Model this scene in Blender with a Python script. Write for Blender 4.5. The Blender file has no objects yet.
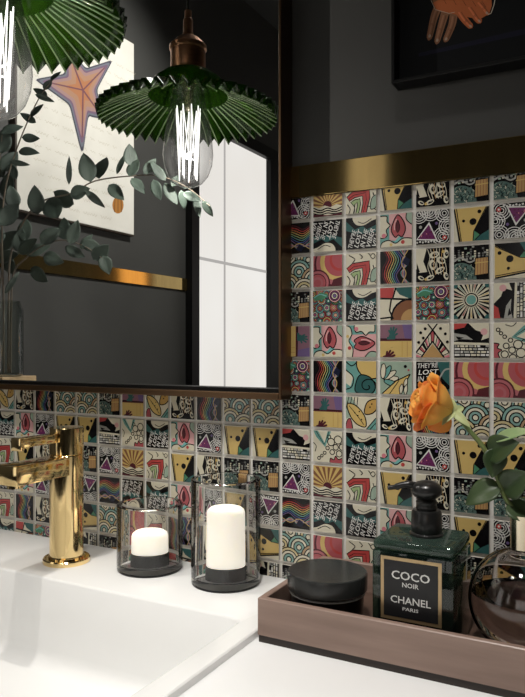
import bpy, bmesh, math, random
from mathutils import Vector, Matrix
PI = math.pi
sin, cos = math.sin, math.cos
S = bpy.context.scene
COL = S.collection

# ------------------------------------------------------------------ camera model (level camera, 700 px focal length)
CAM = Vector((1.0169, -0.9241, 1.1865)); YAW = 0.4956; FPX = 700.0
FW = Vector((-sin(YAW), cos(YAW), 0)); RT = Vector((cos(YAW), sin(YAW), 0))
YM = -0.0095           # plane of the mirror glass
def ray(px): return FW + RT * ((px - 262.5) / FPX)
def on_y(px, py, y):   # measured picture point -> place on the plane at depth y
    d = ray(px); t = (y - CAM.y) / d.y
    return Vector((CAM.x + t * d.x, y, CAM.z + t * (348.9 - py) / FPX))
def seen_in_mirror(px, py, depth):   # place of a thing whose reflection is seen there, depth = distance from the mirror
    p = on_y(px, py, YM + depth); return Vector((p.x, YM - depth, p.z))
def mirrored_on_left_wall(px, py, x):
    d = ray(px); t = (x - CAM.x) / d.x
    return Vector((x, 2 * YM - (CAM.y + t * d.y), CAM.z + t * (348.9 - py) / FPX))

# ------------------------------------------------------------------ materials
def lin(c):
    return tuple(((v / 255) / 12.92 if v / 255 <= .04045 else ((v / 255 + .055) / 1.055) ** 2.4) for v in c)
def new_mat(name):
    m = bpy.data.materials.new(name); m.use_nodes = True
    nt = m.node_tree; nt.nodes.clear()
    out = nt.nodes.new('ShaderNodeOutputMaterial')
    return m, nt, out
def pbr(name, col, rough=.5, metal=0., spec=.5, noise=None, bump=None, **kw):
    m, nt, out = new_mat(name)
    b = nt.nodes.new('ShaderNodeBsdfPrincipled')
    b.inputs['Roughness'].default_value = rough; b.inputs['Metallic'].default_value = metal
    b.inputs['Specular IOR Level'].default_value = spec
    b.inputs['Base Color'].default_value = (*col, 1)
    for k, v in kw.items(): b.inputs[k.replace('_', ' ')].default_value = v
    nt.links.new(b.outputs[0], out.inputs[0])
    if noise:      # (scale vector, second colour, detail)
        tc = nt.nodes.new('ShaderNodeTexCoord'); mp = nt.nodes.new('ShaderNodeMapping')
        mp.inputs['Scale'].default_value = noise[0]
        n = nt.nodes.new('ShaderNodeTexNoise'); n.inputs['Scale'].default_value = 1; n.inputs['Detail'].default_value = noise[2]
        r = nt.nodes.new('ShaderNodeValToRGB')
        r.color_ramp.elements[0].position = .35; r.color_ramp.elements[1].position = .65
        r.color_ramp.elements[0].color = (*col, 1); r.color_ramp.elements[1].color = (*noise[1], 1)
        nt.links.new(tc.outputs['Object'], mp.inputs[0]); nt.links.new(mp.outputs[0], n.inputs[0])
        nt.links.new(n.outputs[0], r.inputs[0]); nt.links.new(r.outputs[0], b.inputs['Base Color'])
    if bump:
        tc = nt.nodes.new('ShaderNodeTexCoord')
        n = nt.nodes.new('ShaderNodeTexNoise'); n.inputs['Scale'].default_value = bump[0]; n.inputs['Detail'].default_value = 3
        bp = nt.nodes.new('ShaderNodeBump'); bp.inputs['Strength'].default_value = bump[1]; bp.inputs['Distance'].default_value = .002
        nt.links.new(tc.outputs['Object'], n.inputs[0]); nt.links.new(n.outputs[0], bp.inputs['Height']); nt.links.new(bp.outputs[0], b.inputs['Normal'])
    return m
def clear_glass(name, tint=(1, 1, 1), rim=(.6, .6, .6), gloss=1.0, ior=1.5, grough=.02, bend=0., haze=0., hazecol=(1, 1, 1), edge=0.55):
    """thin clear glass: what is behind shows through, reflection by Fresnel, the tint deepens at grazing walls"""
    m, nt, out = new_mat(name)
    tr = nt.nodes.new('ShaderNodeBsdfTransparent'); gl = nt.nodes.new('ShaderNodeBsdfGlossy')
    gl.inputs['Roughness'].default_value = grough; gl.inputs['Color'].default_value = (gloss, gloss, gloss, 1)
    lw = nt.nodes.new('ShaderNodeLayerWeight'); lw.inputs['Blend'].default_value = edge
    mc = nt.nodes.new('ShaderNodeMix'); mc.data_type = 'RGBA'
    mc.inputs[6].default_value = (*tint, 1); mc.inputs[7].default_value = (*rim, 1)
    nt.links.new(lw.outputs['Facing'], mc.inputs[0]); nt.links.new(mc.outputs[2], tr.inputs[0])
    f0 = ((ior - 1) / (ior + 1)) ** 2
    l2 = nt.nodes.new('ShaderNodeLayerWeight'); l2.inputs['Blend'].default_value = .5
    pw = nt.nodes.new('ShaderNodeMath'); pw.operation = 'POWER'; pw.inputs[1].default_value = 5
    ma = nt.nodes.new('ShaderNodeMath'); ma.operation = 'MULTIPLY_ADD'; ma.inputs[1].default_value = .8 - f0; ma.inputs[2].default_value = f0
    nt.links.new(l2.outputs['Facing'], pw.inputs[0]); nt.links.new(pw.outputs[0], ma.inputs[0])
    if bend:
        rf = nt.nodes.new('ShaderNodeBsdfRefraction'); rf.inputs['IOR'].default_value = 1.45; rf.inputs['Roughness'].default_value = 0
        bx_ = nt.nodes.new('ShaderNodeMixShader'); bx_.inputs[0].default_value = bend
        nt.links.new(mc.outputs[2], rf.inputs[0]); nt.links.new(tr.outputs[0], bx_.inputs[1]); nt.links.new(rf.outputs[0], bx_.inputs[2]); tr = bx_
    mx = nt.nodes.new('ShaderNodeMixShader')
    nt.links.new(ma.outputs[0], mx.inputs[0]); nt.links.new(tr.outputs[0], mx.inputs[1]); nt.links.new(gl.outputs[0], mx.inputs[2])
    last = mx
    if haze:
        df = nt.nodes.new('ShaderNodeBsdfTranslucent'); df.inputs[0].default_value = (*hazecol, 1)
        d2 = nt.nodes.new('ShaderNodeBsdfDiffuse'); d2.inputs[0].default_value = (*hazecol, 1)
        ad = nt.nodes.new('ShaderNodeMixShader'); ad.inputs[0].default_value = .5
        nt.links.new(df.outputs[0], ad.inputs[1]); nt.links.new(d2.outputs[0], ad.inputs[2])
        m2 = nt.nodes.new('ShaderNodeMixShader'); m2.inputs[0].default_value = haze
        nt.links.new(mx.outputs[0], m2.inputs[1]); nt.links.new(ad.outputs[0], m2.inputs[2]); last = m2
    nt.links.new(last.outputs[0], out.inputs[0])
    return m
def emit(name, col, strength):
    m, nt, out = new_mat(name)
    e = nt.nodes.new('ShaderNodeEmission'); e.inputs[0].default_value = (*col, 1); e.inputs[1].default_value = strength
    nt.links.new(e.outputs[0], out.inputs[0]); return m
def ink(name, rough, spec=.5):
    m, nt, out = new_mat(name)
    a = nt.nodes.new('ShaderNodeAttribute'); a.attribute_name = 'ink'
    b = nt.nodes.new('ShaderNodeBsdfPrincipled'); b.inputs['Roughness'].default_value = rough; b.inputs['Specular IOR Level'].default_value = spec
    nt.links.new(a.outputs['Color'], b.inputs['Base Color']); nt.links.new(b.outputs[0], out.inputs[0]); return m

M = {}
M['tile'] = ink('glazed_printed_tile', .16)
M['print'] = ink('matt_print', .6, .3)
M['grout'] = pbr('pale_grout', (.74, .72, .68), .85, bump=(400, .2))
M['paint'] = pbr('charcoal_paint', (.040, .040, .037), .62, noise=((3, 3, 3), (.046, .046, .043), 2), bump=(250, .05))
M['ceil'] = pbr('ceiling_paint', (.10, .10, .10), .8)
M['floor'] = pbr('dark_stone_floor', (.06, .055, .05), .35, noise=((4, 4, 4), (.09, .085, .08), 5))
M['brass_band'] = pbr('brushed_brass', (.36, .26, .10), .07, .94, noise=((60, 60, 6), (.31, .22, .085), 3))
M['bronze'] = pbr('bronze_frame_metal', (.19, .115, .065), .30, 1.0)
M['mirror'] = pbr('mirror_silver', (.86, .87, .86), .0, 1.0)
M['gold'] = pbr('polished_gold', (.95, .72, .36), .10, 1.0)
M['white'] = pbr('white_ceramic', (.86, .86, .85), .22, bump=(60, .02))
M['counter'] = pbr('white_worktop', (.88, .88, .88), .3, noise=((9, 9, 9), (.86, .86, .855), 4))
M['black_frame'] = pbr('black_frame', (.005, .005, .005), .45, spec=.2)
M['frosted'] = None
M['black'] = pbr('black_gloss', (.012, .012, .012), .28)
M['black_satin'] = pbr('black_satin', (.018, .018, .0175), .33)
M['matt_black'] = pbr('matt_black', (.006, .006, .006), .6, spec=.2)
M['wax'] = pbr('cream_wax', (.93, .88, .76), .5, Emission_Color=(1, .93, .80, 1), Emission_Strength=.6, Subsurface_Weight=.35, Subsurface_Radius=(.02, .014, .008), Subsurface_Scale=1.0)  # emission added to offset the light lost through the holder glass
M['holder_glass'] = clear_glass('holder_glass', (1, 1, 1), (.94, .94, .94), 1., 1.42, edge=.15, bend=1.)
M['bulb_glass'] = clear_glass('bulb_glass', (.90, .90, .90), (.35, .35, .35), .9, 1.7, haze=.0022, edge=.2)
M['vase_glass'] = clear_glass('vase_glass', (.97, .95, .94), (.8, .76, .75), 1., 1.5, edge=.2, bend=1.)
M['plant_glass'] = clear_glass('plant_vase_glass', (.94, .96, .95), (.3, .34, .33), .9, 1.45, edge=.25)
M['water'] = clear_glass('water', (.98, .96, .95), (.95, .92, .9), .5, 1.2, bend=1.)
M['bottle_glass'] = clear_glass('dark_green_bottle_glass', (.42, .56, .49), (.14, .24, .19), 1., 1.6, haze=.12, hazecol=(.07, .12, .10))
M['shade'] = clear_glass('green_ribbed_glass', (.15, .25, .07), (.03, .06, .02), .8, 1.5, haze=.24, hazecol=(.026, .085, .006), grough=.10)
M['rib'] = clear_glass('green_glass_rib', (.2, .3, .12), (.1, .15, .07), 1., 2.2, haze=.40, hazecol=(.20, .27, .14), grough=.06)
M['copper'] = pbr('brushed_copper', (.52, .27, .15), .33, 1.0, noise=((40, 40, 200), (.45, .23, .13), 2))
M['cord'] = pbr('black_cord', (.01, .01, .01), .7)
M['filament'] = emit('glowing_filament', (1, .97, .93), 2.6)
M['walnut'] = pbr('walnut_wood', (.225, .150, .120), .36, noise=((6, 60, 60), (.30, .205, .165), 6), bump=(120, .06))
M['walnut_shaded'] = pbr('shaded_tray_walnut', (.07, .042, .03), .4, noise=((6, 60, 60), (.10, .06, .045), 6))  # walnut colour darkened to hold the shade inside the tray
M['under_dark'] = pbr('dark_under_block', (.028, .02, .016), .6)
M['shelf_wood'] = pbr('tan_wood_shelf', (.42, .30, .17), .45, noise=((5, 40, 40), (.5, .37, .22), 4))
M['label_black'] = pbr('label_black', (.008, .008, .009), .4)
M['label_gold'] = pbr('label_gold', (.55, .40, .22), .35, .8)
M['letter'] = pbr('label_lettering', (.72, .72, .70), .45)
M['champagne'] = pbr('champagne_metal', (.72, .64, .48), .18, 1.0)
M['petal'] = None
M['stem'] = pbr('rose_stem_green', (.10, .16, .045), .45, noise=((30, 30, 30), (.16, .19, .06), 3))
M['roseleaf'] = pbr('rose_leaf', (.028, .052, .018), .42, noise=((40, 40, 40), (.045, .075, .026), 3))
M['leaf_pale'] = pbr('pale_rose_leaf', (.24, .36, .15), .4, noise=((40, 40, 40), (.32, .42, .2), 3))
M['sepal'] = pbr('pale_sepal', (.50, .55, .26), .5)
M['euca'] = pbr('eucalyptus_leaf', (.028, .043, .034), .6, noise=((25, 25, 25), (.055, .078, .062), 3))
M['euca_stem'] = pbr('eucalyptus_stem', (.16, .13, .10), .6)
M['canvas'] = pbr('cream_canvas', (.74, .72, .66), .8, noise=((7, 7, 7), (.66, .64, .58), 5), bump=(500, .1))

def frosted():
    m, nt, out = new_mat('daylit_frosted_glass')
    tc = nt.nodes.new('ShaderNodeTexCoord'); n = nt.nodes.new('ShaderNodeTexNoise'); n.inputs['Scale'].default_value = 2.2
    r = nt.nodes.new('ShaderNodeValToRGB'); r.color_ramp.elements[0].color = (.84, .78, .72, 1); r.color_ramp.elements[1].color = (.97, .95, .93, 1)
    e = nt.nodes.new('ShaderNodeEmission'); e.inputs[1].default_value = 1.05
    g = nt.nodes.new('ShaderNodeBsdfGlossy'); g.inputs['Roughness'].default_value = .4; g.inputs[0].default_value = (.05, .05, .05, 1)
    ad = nt.nodes.new('ShaderNodeAddShader')
    nt.links.new(tc.outputs['Object'], n.inputs[0]); nt.links.new(n.outputs[0], r.inputs[0]); nt.links.new(r.outputs[0], e.inputs[0])
    nt.links.new(e.outputs[0], ad.inputs[0]); nt.links.new(g.outputs[0], ad.inputs[1]); nt.links.new(ad.outputs[0], out.inputs[0])
    return m
M['frosted'] = frosted()
def petal_mat():
    m, nt, out = new_mat('orange_rose_petal')
    a = nt.nodes.new('ShaderNodeAttribute'); a.attribute_name = 'ink'
    b = nt.nodes.new('ShaderNodeBsdfPrincipled'); b.inputs['Roughness'].default_value = .5
    b.inputs['Subsurface Weight'].default_value = .25; b.inputs['Subsurface Radius'].default_value = (.006, .003, .001)
    t = nt.nodes.new('ShaderNodeBsdfTranslucent'); mx = nt.nodes.new('ShaderNodeMixShader'); mx.inputs[0].default_value = .3
    nt.links.new(a.outputs['Color'], b.inputs['Base Color']); nt.links.new(a.outputs['Color'], t.inputs[0])
    nt.links.new(b.outputs[0], mx.inputs[1]); nt.links.new(t.outputs[0], mx.inputs[2]); nt.links.new(mx.outputs[0], out.inputs[0]); return m
M['petal'] = petal_mat()

# ------------------------------------------------------------------ object helpers
def link(name, me, mat, parent=None, smooth=None, solid=None):
    if mat is not None: me.materials.append(mat)
    if smooth is not None:
        for p in me.polygons: p.use_smooth = True
        me.set_sharp_from_angle(angle=math.radians(smooth))
    o = bpy.data.objects.new(name, me); COL.objects.link(o)
    if parent is not None:
        o.parent = parent
        o.matrix_parent_inverse = Matrix.Translation(-parent.location)
    if solid:
        s = o.modifiers.new('thickness', 'SOLIDIFY'); s.thickness = solid; s.offset = 0
    return o
def thing(name, label, cat, loc, group=None):
    o = bpy.data.objects.new(name, None); COL.objects.link(o); o.location = loc; o.empty_display_size = .02
    o['label'] = label; o['category'] = cat
    if group: o['group'] = group
    return o
def tag(o, label, cat, group=None):
    o['label'] = label; o['category'] = cat
    if group: o['group'] = group
    return o
def structure(o, label=None, cat=None):
    o['kind'] = 'structure'
    if label: o['label'] = label
    if cat: o['category'] = cat
    return o
class MB:
    """collects shapes in world coordinates into one mesh"""
    def __init__(s): s.v = []; s.f = []; s.c = []
    def add(s, vs, fs, col=None):
        k = len(s.v); s.v += [tuple(p) for p in vs]; s.f += [tuple(i + k for i in f) for f in fs]
        s.c += [col] * len(fs)
        return s
    def box(s, x0, x1, y0, y1, z0, z1, bev=0., seg=2, mat=None):
        bm = bmesh.new(); bmesh.ops.create_cube(bm, size=1)
        for v in bm.verts: v.co = Vector(((x0 + x1) / 2 + v.co.x * (x1 - x0), (y0 + y1) / 2 + v.co.y * (y1 - y0), (z0 + z1) / 2 + v.co.z * (z1 - z0)))
        if bev: bmesh.ops.bevel(bm, geom=bm.edges[:], offset=bev, segments=seg, affect='EDGES', profile=.5)
        if mat is not None: bm.transform(mat)
        bm.verts.index_update()
        s.add([v.co for v in bm.verts], [[v.index for v in f.verts] for f in bm.faces]); bm.free(); return s
    def lathe(s, prof, c, n=48, closed=False, axis=None):
        """prof: (radius, height) from bottom to top about the vertical through c"""
        vs, fs = [], []
        R = Matrix.Identity(3) if axis is None else Vector((0, 0, 1)).rotation_difference(Vector(axis)).to_matrix()
        rings = []
        for r, z in prof:
            if r < 1e-6:
                rings.append([len(vs)]); vs.append(Vector(c) + R @ Vector((0, 0, z)))
            else:
                rings.append(list(range(len(vs), len(vs) + n)))
                vs += [Vector(c) + R @ Vector((r * cos(2 * PI * i / n), r * sin(2 * PI * i / n), z)) for i in range(n)]
        pairs = list(zip(rings, rings[1:]))
        if closed: pairs.append((rings[-1], rings[0]))
        for a, b in pairs:
            for i in range(n):
                j = (i + 1) % n
                if len(a) == 1 and len(b) == 1: continue
                if len(a) == 1: fs.append((a[0], b[j], b[i]))
                elif len(b) == 1: fs.append((a[i], a[j], b[0]))
                else: fs.append((a[i], a[j], b[j], b[i]))
        s.add(vs, fs); return s
    def tube(s, pts, rad, n=10, caps=True):
        pts = [Vector(p) for p in pts]; m = len(pts)
        rad = rad if isinstance(rad, (list, tuple)) else [rad] * m
        vs, fs = [], []; up = None
        for k, p in enumerate(pts):
            t = (pts[min(k + 1, m - 1)] - pts[max(k - 1, 0)]).normalized()
            if up is None: up = t.orthogonal().normalized()
            up = (up - t * up.dot(t)).normalized(); w = t.cross(up)
            vs += [p + (up * cos(2 * PI * i / n) + w * sin(2 * PI * i / n)) * rad[k] for i in range(n)]
        for k in range(m - 1):
            for i in range(n):
                j = (i + 1) % n
                fs.append((k * n + i, k * n + j, (k + 1) * n + j, (k + 1) * n + i))
        if caps: fs.append(tuple(reversed(range(n)))); fs.append(tuple(range((m - 1) * n, m * n)))
        s.add(vs, fs); return s
    def loops(s, loops, cap0=False, cap1=True):
        n = len(loops[0]); vs = [p for l in loops for p in l]; fs = []
        for k in range(len(loops) - 1):
            for i in range(n):
                j = (i + 1) % n; fs.append((k * n + i, k * n + j, (k + 1) * n + j, (k + 1) * n + i))
        if cap0: fs.append(tuple(reversed(range(n))))
        if cap1: fs.append(tuple(range((len(loops) - 1) * n, len(loops) * n)))
        s.add(vs, fs); return s
    def grid(s, P, col=None):
        a, b = len(P), len(P[0]); vs = [p for r in P for p in r]; fs = []; cs = []
        for i in range(a - 1):
            for j in range(b - 1): fs.append((i * b + j, i * b + j + 1, (i + 1) * b + j + 1, (i + 1) * b + j))
        k = len(s.v); s.v += [tuple(p) for p in vs]; s.f += [tuple(q + k for q in f) for f in fs]
        s.c += [(col(i // (b - 1), i % (b - 1)) if callable(col) else col) for i in range(len(fs))]
        return s
    def mesh(s, name, fix=True):
        me = bpy.data.meshes.new(name); me.from_pydata(s.v, [], s.f)
        if any(c is not None for c in s.c):
            at = me.attributes.new('ink', 'FLOAT_COLOR', 'CORNER')
            buf = []
            for p in me.polygons:
                c = s.c[p.index] or (0, 0, 0)
                buf += [c[0], c[1], c[2], 1.] * p.loop_total
            at.data.foreach_set('color', buf)
        if fix:
            bm = bmesh.new(); bm.from_mesh(me); bmesh.ops.recalc_face_normals(bm, faces=bm.faces[:]); bm.to_mesh(me); bm.free()
        me.update(); return me
    def build(s, name, mat, parent=None, smooth=None, solid=None, fix=True):
        return link(name, s.mesh(name, fix), mat, parent, smooth, solid)
def rrect(x0, x1, y0, y1, r, z, nc=6):
    out = []
    for cx, cy, a0 in ((x1 - r, y1 - r, 0), (x0 + r, y1 - r, PI / 2), (x0 + r, y0 + r, PI), (x1 - r, y0 + r, 1.5 * PI)):
        for i in range(nc + 1):
            a = a0 + PI / 2 * i / nc; out.append(Vector((cx + r * cos(a), cy + r * sin(a), z)))
    return out
def smooth_path(pts, n=8):
    """Catmull-Rom through the points"""
    P = [Vector(p) for p in pts]; P = [P[0] * 2 - P[1]] + P + [P[-1] * 2 - P[-2]]; out = []
    for i in range(1, len(P) - 2):
        for k in range(n):
            t = k / n; a, b, c, d = P[i - 1], P[i], P[i + 1], P[i + 2]
            out.append(.5 * ((2 * b) + (c - a) * t + (2 * a - 5 * b + 4 * c - d) * t * t + (3 * b - a - 3 * c + d) * t ** 3))
    out.append(P[-2]); return out

# ------------------------------------------------------------------ flat art (tile prints, pictures)
def muted(c):
    l = sum(c) / 3; return tuple((v * .84 + l * .16) * .76 for v in c)
INK = {k: muted(lin(v)) for k, v in dict(
    cream=(236, 228, 200), white=(240, 238, 232), black=(18, 16, 18), yellow=(232, 196, 104), gold=(214, 168, 74), teal=(110, 176, 166), dteal=(50, 106, 104),
    green=(76, 146, 108), lgreen=(170, 196, 130), red=(206, 62, 58), pink=(232, 128, 142), lpink=(240, 176, 176), rose=(196, 84, 92), maroon=(96, 34, 46), purple=(122, 38, 104),
    violet=(120, 96, 150), mauve=(150, 104, 122), brown=(150, 96, 60), tan=(206, 160, 92), grey=(120, 122, 118), lgrey=(176, 176, 168), blue=(66, 104, 170), orange=(226, 128, 62), navy=(28, 34, 60),
    dsage=(96, 124, 116), fteal=(136, 182, 172), fyel=(222, 204, 146), ftan=(198, 164, 122), dpink=(200, 104, 112), sage=(166, 190, 168), aqua=(120, 204, 200)).items()}
def text_tris(txt, shear=0.):
    cu = bpy.data.curves.new('t', 'FONT'); cu.body = txt; cu.resolution_u = 2; cu.shear = shear; cu.offset = .012
    o = bpy.data.objects.new('t', cu); COL.objects.link(o)
    me = bpy.data.meshes.new_from_object(o.evaluated_get(bpy.context.evaluated_depsgraph_get()))
    me.calc_loop_triangles()
    T = [[(me.vertices[i].co.x, me.vertices[i].co.y) for i in t.vertices] for t in me.loop_triangles]
    bpy.data.objects.remove(o); bpy.data.curves.remove(cu); bpy.data.meshes.remove(me)
    xs = [p[0] for t in T for p in t]; ys = [p[1] for t in T for p in t]
    x0, x1, y0, y1 = min(xs), max(xs), min(ys), max(ys)
    return [[((x - x0) / (x1 - x0), (y - y0) / (y1 - y0)) for x, y in t] for t in T], (x1 - x0) / (y1 - y0)
def clip(pts):
    for ax, lim, sg in ((0, 0., 1), (0, 1., -1), (1, 0., 1), (1, 1., -1)):
        out = []
        for i in range(len(pts)):
            a, b = pts[i - 1], pts[i]
            da, db = (a[ax] - lim) * sg, (b[ax] - lim) * sg
            if (da < 0) != (db < 0):
                t = da / (da - db); out.append((a[0] + (b[0] - a[0]) * t, a[1] + (b[1] - a[1]) * t))
            if db >= 0: out.append(b)
        pts = out
        if len(pts) < 3: return []
    return pts
class Art:
    def __init__(s, bg): s.bg = INK[bg] if bg else None; s.it = []; s.layer = 0
    def raw(s, polys, col):
        s.layer += 1; c = INK[col] if isinstance(col, str) else col
        for p in polys: s.it.append((p, c, s.layer))
        return s
    def poly(s, pts, col): return s.raw([pts], col)
    def circ(s, x, y, r, col, n=18, ry=None, rot=0): 
        ry = ry or r; cr, sr = cos(rot), sin(rot)
        return s.raw([[(x + r * cos(2 * PI * i / n) * cr - ry * sin(2 * PI * i / n) * sr, y + r * cos(2 * PI * i / n) * sr + ry * sin(2 * PI * i / n) * cr) for i in range(n)]], col)
    def stroke(s, pts, w, col, close=False):
        P = [Vector((p[0], p[1])) for p in pts]; n = len(P); L, R = [], []
        for i in range(n):
            a = P[i - 1] if (i or close) else P[i]; b = P[(i + 1) % n] if (i < n - 1 or close) else P[i]
            t = (b - a)
            if t.length < 1e-9: t = Vector((1, 0))
            t.normalize(); q = Vector((-t.y, t.x)) * w / 2
            L.append(P[i] + q); R.append(P[i] - q)
        qs = []
        for i in range(n if close else n - 1):
            j = (i + 1) % n; qs.append([tuple(R[i]), tuple(R[j]), tuple(L[j]), tuple(L[i])])
        return s.raw(qs, col)
    def curve(s, pts, w, col, n=6): return s.stroke([(p.x, p.y) for p in smooth_path([(a, b, 0) for a, b in pts], n)], w, col)
    def arc(s, x, y, r, a0, a1, w, col, n=16): return s.stroke([(x + r * cos(a0 + (a1 - a0) * i / n), y + r * sin(a0 + (a1 - a0) * i / n)) for i in range(n + 1)], w, col)
    def ringed(s, x, y, radii_cols, line=.03, n=20):
        for r, c in radii_cols:
            if line: s.circ(x, y, r + line / 2, 'black', n)
            s.circ(x, y, r - line / 2, c, n)
        return s
    def blob(s, pts, col, line=.03, n=5):
        Q = [Vector((a, b, 0)) for a, b in pts]; m = len(Q); out = []
        for i in range(m):
            a, b, c, d = Q[i - 1], Q[i], Q[(i + 1) % m], Q[(i + 2) % m]
            for k in range(n):
                t = k / n; p = .5 * ((2 * b) + (c - a) * t + (2 * a - 5 * b + 4 * c - d) * t * t + (3 * b - a - 3 * c + d) * t ** 3); out.append((p.x, p.y))
        if col: s.poly(out, col)
        if line: s.stroke(out, line, 'black', True)
        return s
    def text(s, txt, x, y, w, h, col, rot=0., shear=0.):
        T, asp = text_tris(txt, shear); c, q = cos(rot), sin(rot)
        return s.raw([[(x + (u * w) * c - (v * h) * q, y + (u * w) * q + (v * h) * c) for u, v in t] for t in T], col)
    def turned(s, k):
        b = Art(None); b.bg = s.bg; b.layer = s.layer
        f = [lambda p: p, lambda p: (1 - p[1], p[0]), lambda p: (1 - p[0], 1 - p[1]), lambda p: (p[1], 1 - p[0])][k]
        b.it = [([f(p) for p in q], c, l) for q, c, l in s.it]; return b
    def clipped(s):
        out = []
        for q, c, l in s.it:
            q = clip(list(q))
            if len(q) >= 3: out.append((q, c, l))
        s.it = out; return s

rnd = random.Random(5)
D = {}
# two-dot wedge
a = Art('black'); a.poly([(0, 0), (.14, 0), (0, .9)], 'cream'); a.poly([(.03, 1), (.96, 1), (.58, .28), (.56, 0), (.2, 0)], 'yellow')
a.poly([(.58, .3), (.74, .17), (.56, 0), (.54, 0)], 'green'); a.poly([(.76, .16), (1, .3), (1, 0), (.6, 0)], 'dteal'); a.stroke([(.07, 1), (.22, 0)], .025, 'black'); a.stroke([(.94, 1), (.57, .28), (.55, 0)], .025, 'black')
a.circ(.28, .60, .045, 'black'); a.circ(.55, .56, .10, 'black'); a.circ(.73, .84, .055, 'black'); a.stroke([(.0, .985), (1, .985)], .03, 'cream'); D['A'] = a
# rainbow waves
a = Art('black')
for i, c in enumerate(['maroon', 'red', 'orange', 'yellow', 'lgreen', 'teal', 'blue', 'violet']):
    o = .92 - .062 * i
    a.curve([(0, o - .1), (.25, o), (.5, o - .02 - .02 * i), (.75, o - .14 - .01 * i), (1, o - .04)], .026, c)
for i, c in enumerate(['teal', 'pink', 'lgrey', 'violet', 'yellow']):
    a.curve([(0, .1 + .05 * i), (.3, .34 - .04 * i), (.62, .12 + .05 * i), (1, .36 - .06 * i)], .022, c)
a.poly([(.62, .3), (.8, .2), (.7, .05), (.5, .12)], 'navy'); D['B'] = a; D['B2'] = a.turned(1)
# scallops
a = Art('cream')
for (x, y, cs) in ((.30, 1.0, 'ctc'), (.95, .9, 'cyt'), (.0, .55, 'tcy'), (.62, .52, 'tct'), (1.1, .25, 'oct'), (.25, .08, 'yct'), (.8, -.1, 'cyc')):
    col = dict(c='cream', t='fteal', y='fyel', o='ftan')
    R = .40
    a.ringed(x, y, [(R, col[cs[0]]), (R * .74, col[cs[1]]), (R * .48, col[cs[2]]), (R * .22, 'cream')], .035, 22)
D['C'] = a
# pink swirls
a = Art('rose'); a.circ(.78, .72, .75, 'maroon', 28); a.circ(.80, .74, .70, 'dpink', 28); a.circ(.84, .78, .60, 'yellow', 28); a.circ(.88, .80, .49, 'rose', 28); a.circ(.93, .84, .36, 'red', 24); a.circ(.95, .86, .3, 'rose', 24)
a.poly([(.62, 0), (.7, .22), (1, .3), (1, 0)], 'maroon')
a.ringed(.15, .12, [(.44, 'maroon'), (.39, 'dpink'), (.31, 'maroon'), (.28, 'rose'), (.20, 'dpink'), (.12, 'rose')], 0, 24); D['D'] = a
# leaf arch
a = Art('cream')
for pts, c in (([(.03, .54), (.22, .69), (.78, .74), (.80, .45), (.68, -.02), (.50, -.02), (.57, .3), (.55, .53), (.30, .50), (.12, .40)], 'red'), ([(.16, .36), (.30, .43), (.47, .45), (.49, .28), (.42, -.02), (.24, -.02), (.30, .2)], 'lgreen'), ([(.30, .28), (.38, .34), (.38, .2), (.33, .0), (.28, .0)], 'cream')):
    a.poly(pts, c); a.stroke(pts, .03, 'black', True)
a.stroke([(.1, .47), (.26, .58), (.66, .62), (.68, .4), (.58, 0)], .018, 'black')
for p in ([(.1, .95), (.3, .82), (.22, .7)], [(.45, .98), (.55, .88), (.5, .82)], [(.05, .3), (.14, .15), (.1, 0)], [(.75, .98), (.83, .9), (.95, .93)], [(.9, .6), (.95, .4), (.88, .2)], [(.7, .2), (.85, .15), (1, .05)]): a.curve(p, .03, 'black')
a.blob([(.82, .88), (.9, .96), (.97, .88), (.9, .8)], 'cream', .025); a.blob([(.86, .42), (1.02, .5), (1, .15), (.82, .1)], 'sage', .025); D['E'] = a
# lettering
a = Art('black'); a.poly([(0, .9), (.3, .62), (.55, .72), (.7, .6), (1, .72), (1, .5), (.4, .48), (0, .6)], 'dteal')
a.blob([(.22, .92), (.35, .75), (.6, .72), (.85, .84), (1.02, .9), (.98, 1.05), (.3, 1.05)], 'cream', .03); a.curve([(.4, .86), (.6, .8), (.85, .92)], .025, 'black')
def words(a, lines):
    for k, t in enumerate(lines):
        x = .06 + .20 * k; a.text(t, x + .15, .03 - .0 * k, .58, .155, 'white', rot=1.30, shear=.25)
words(a, ['THEY\'RE', 'LOST', 'IN THE', 'VIBER', 'VILLE']); D['F'] = a; D['G'] = a.turned(2)
a = Art('black'); a.poly([(.62, 1), (1, 1), (1, .3), (.8, .5)], 'dteal'); a.curve([(.7, .5), (.85, .75), (1, .8)], .05, 'lgrey'); a.poly([(0, 0), (.5, .08), (1, .2), (1, 0)], 'dteal')
for k, t in enumerate(["THEY'RE", 'LOST', 'IN THE', 'VIBER', 'VILLE']): a.text(t, .05 + .02 * (k % 2), .80 - .20 * k, .62, .15, 'white', rot=.06, shear=.2)
D['F2'] = a
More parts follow.
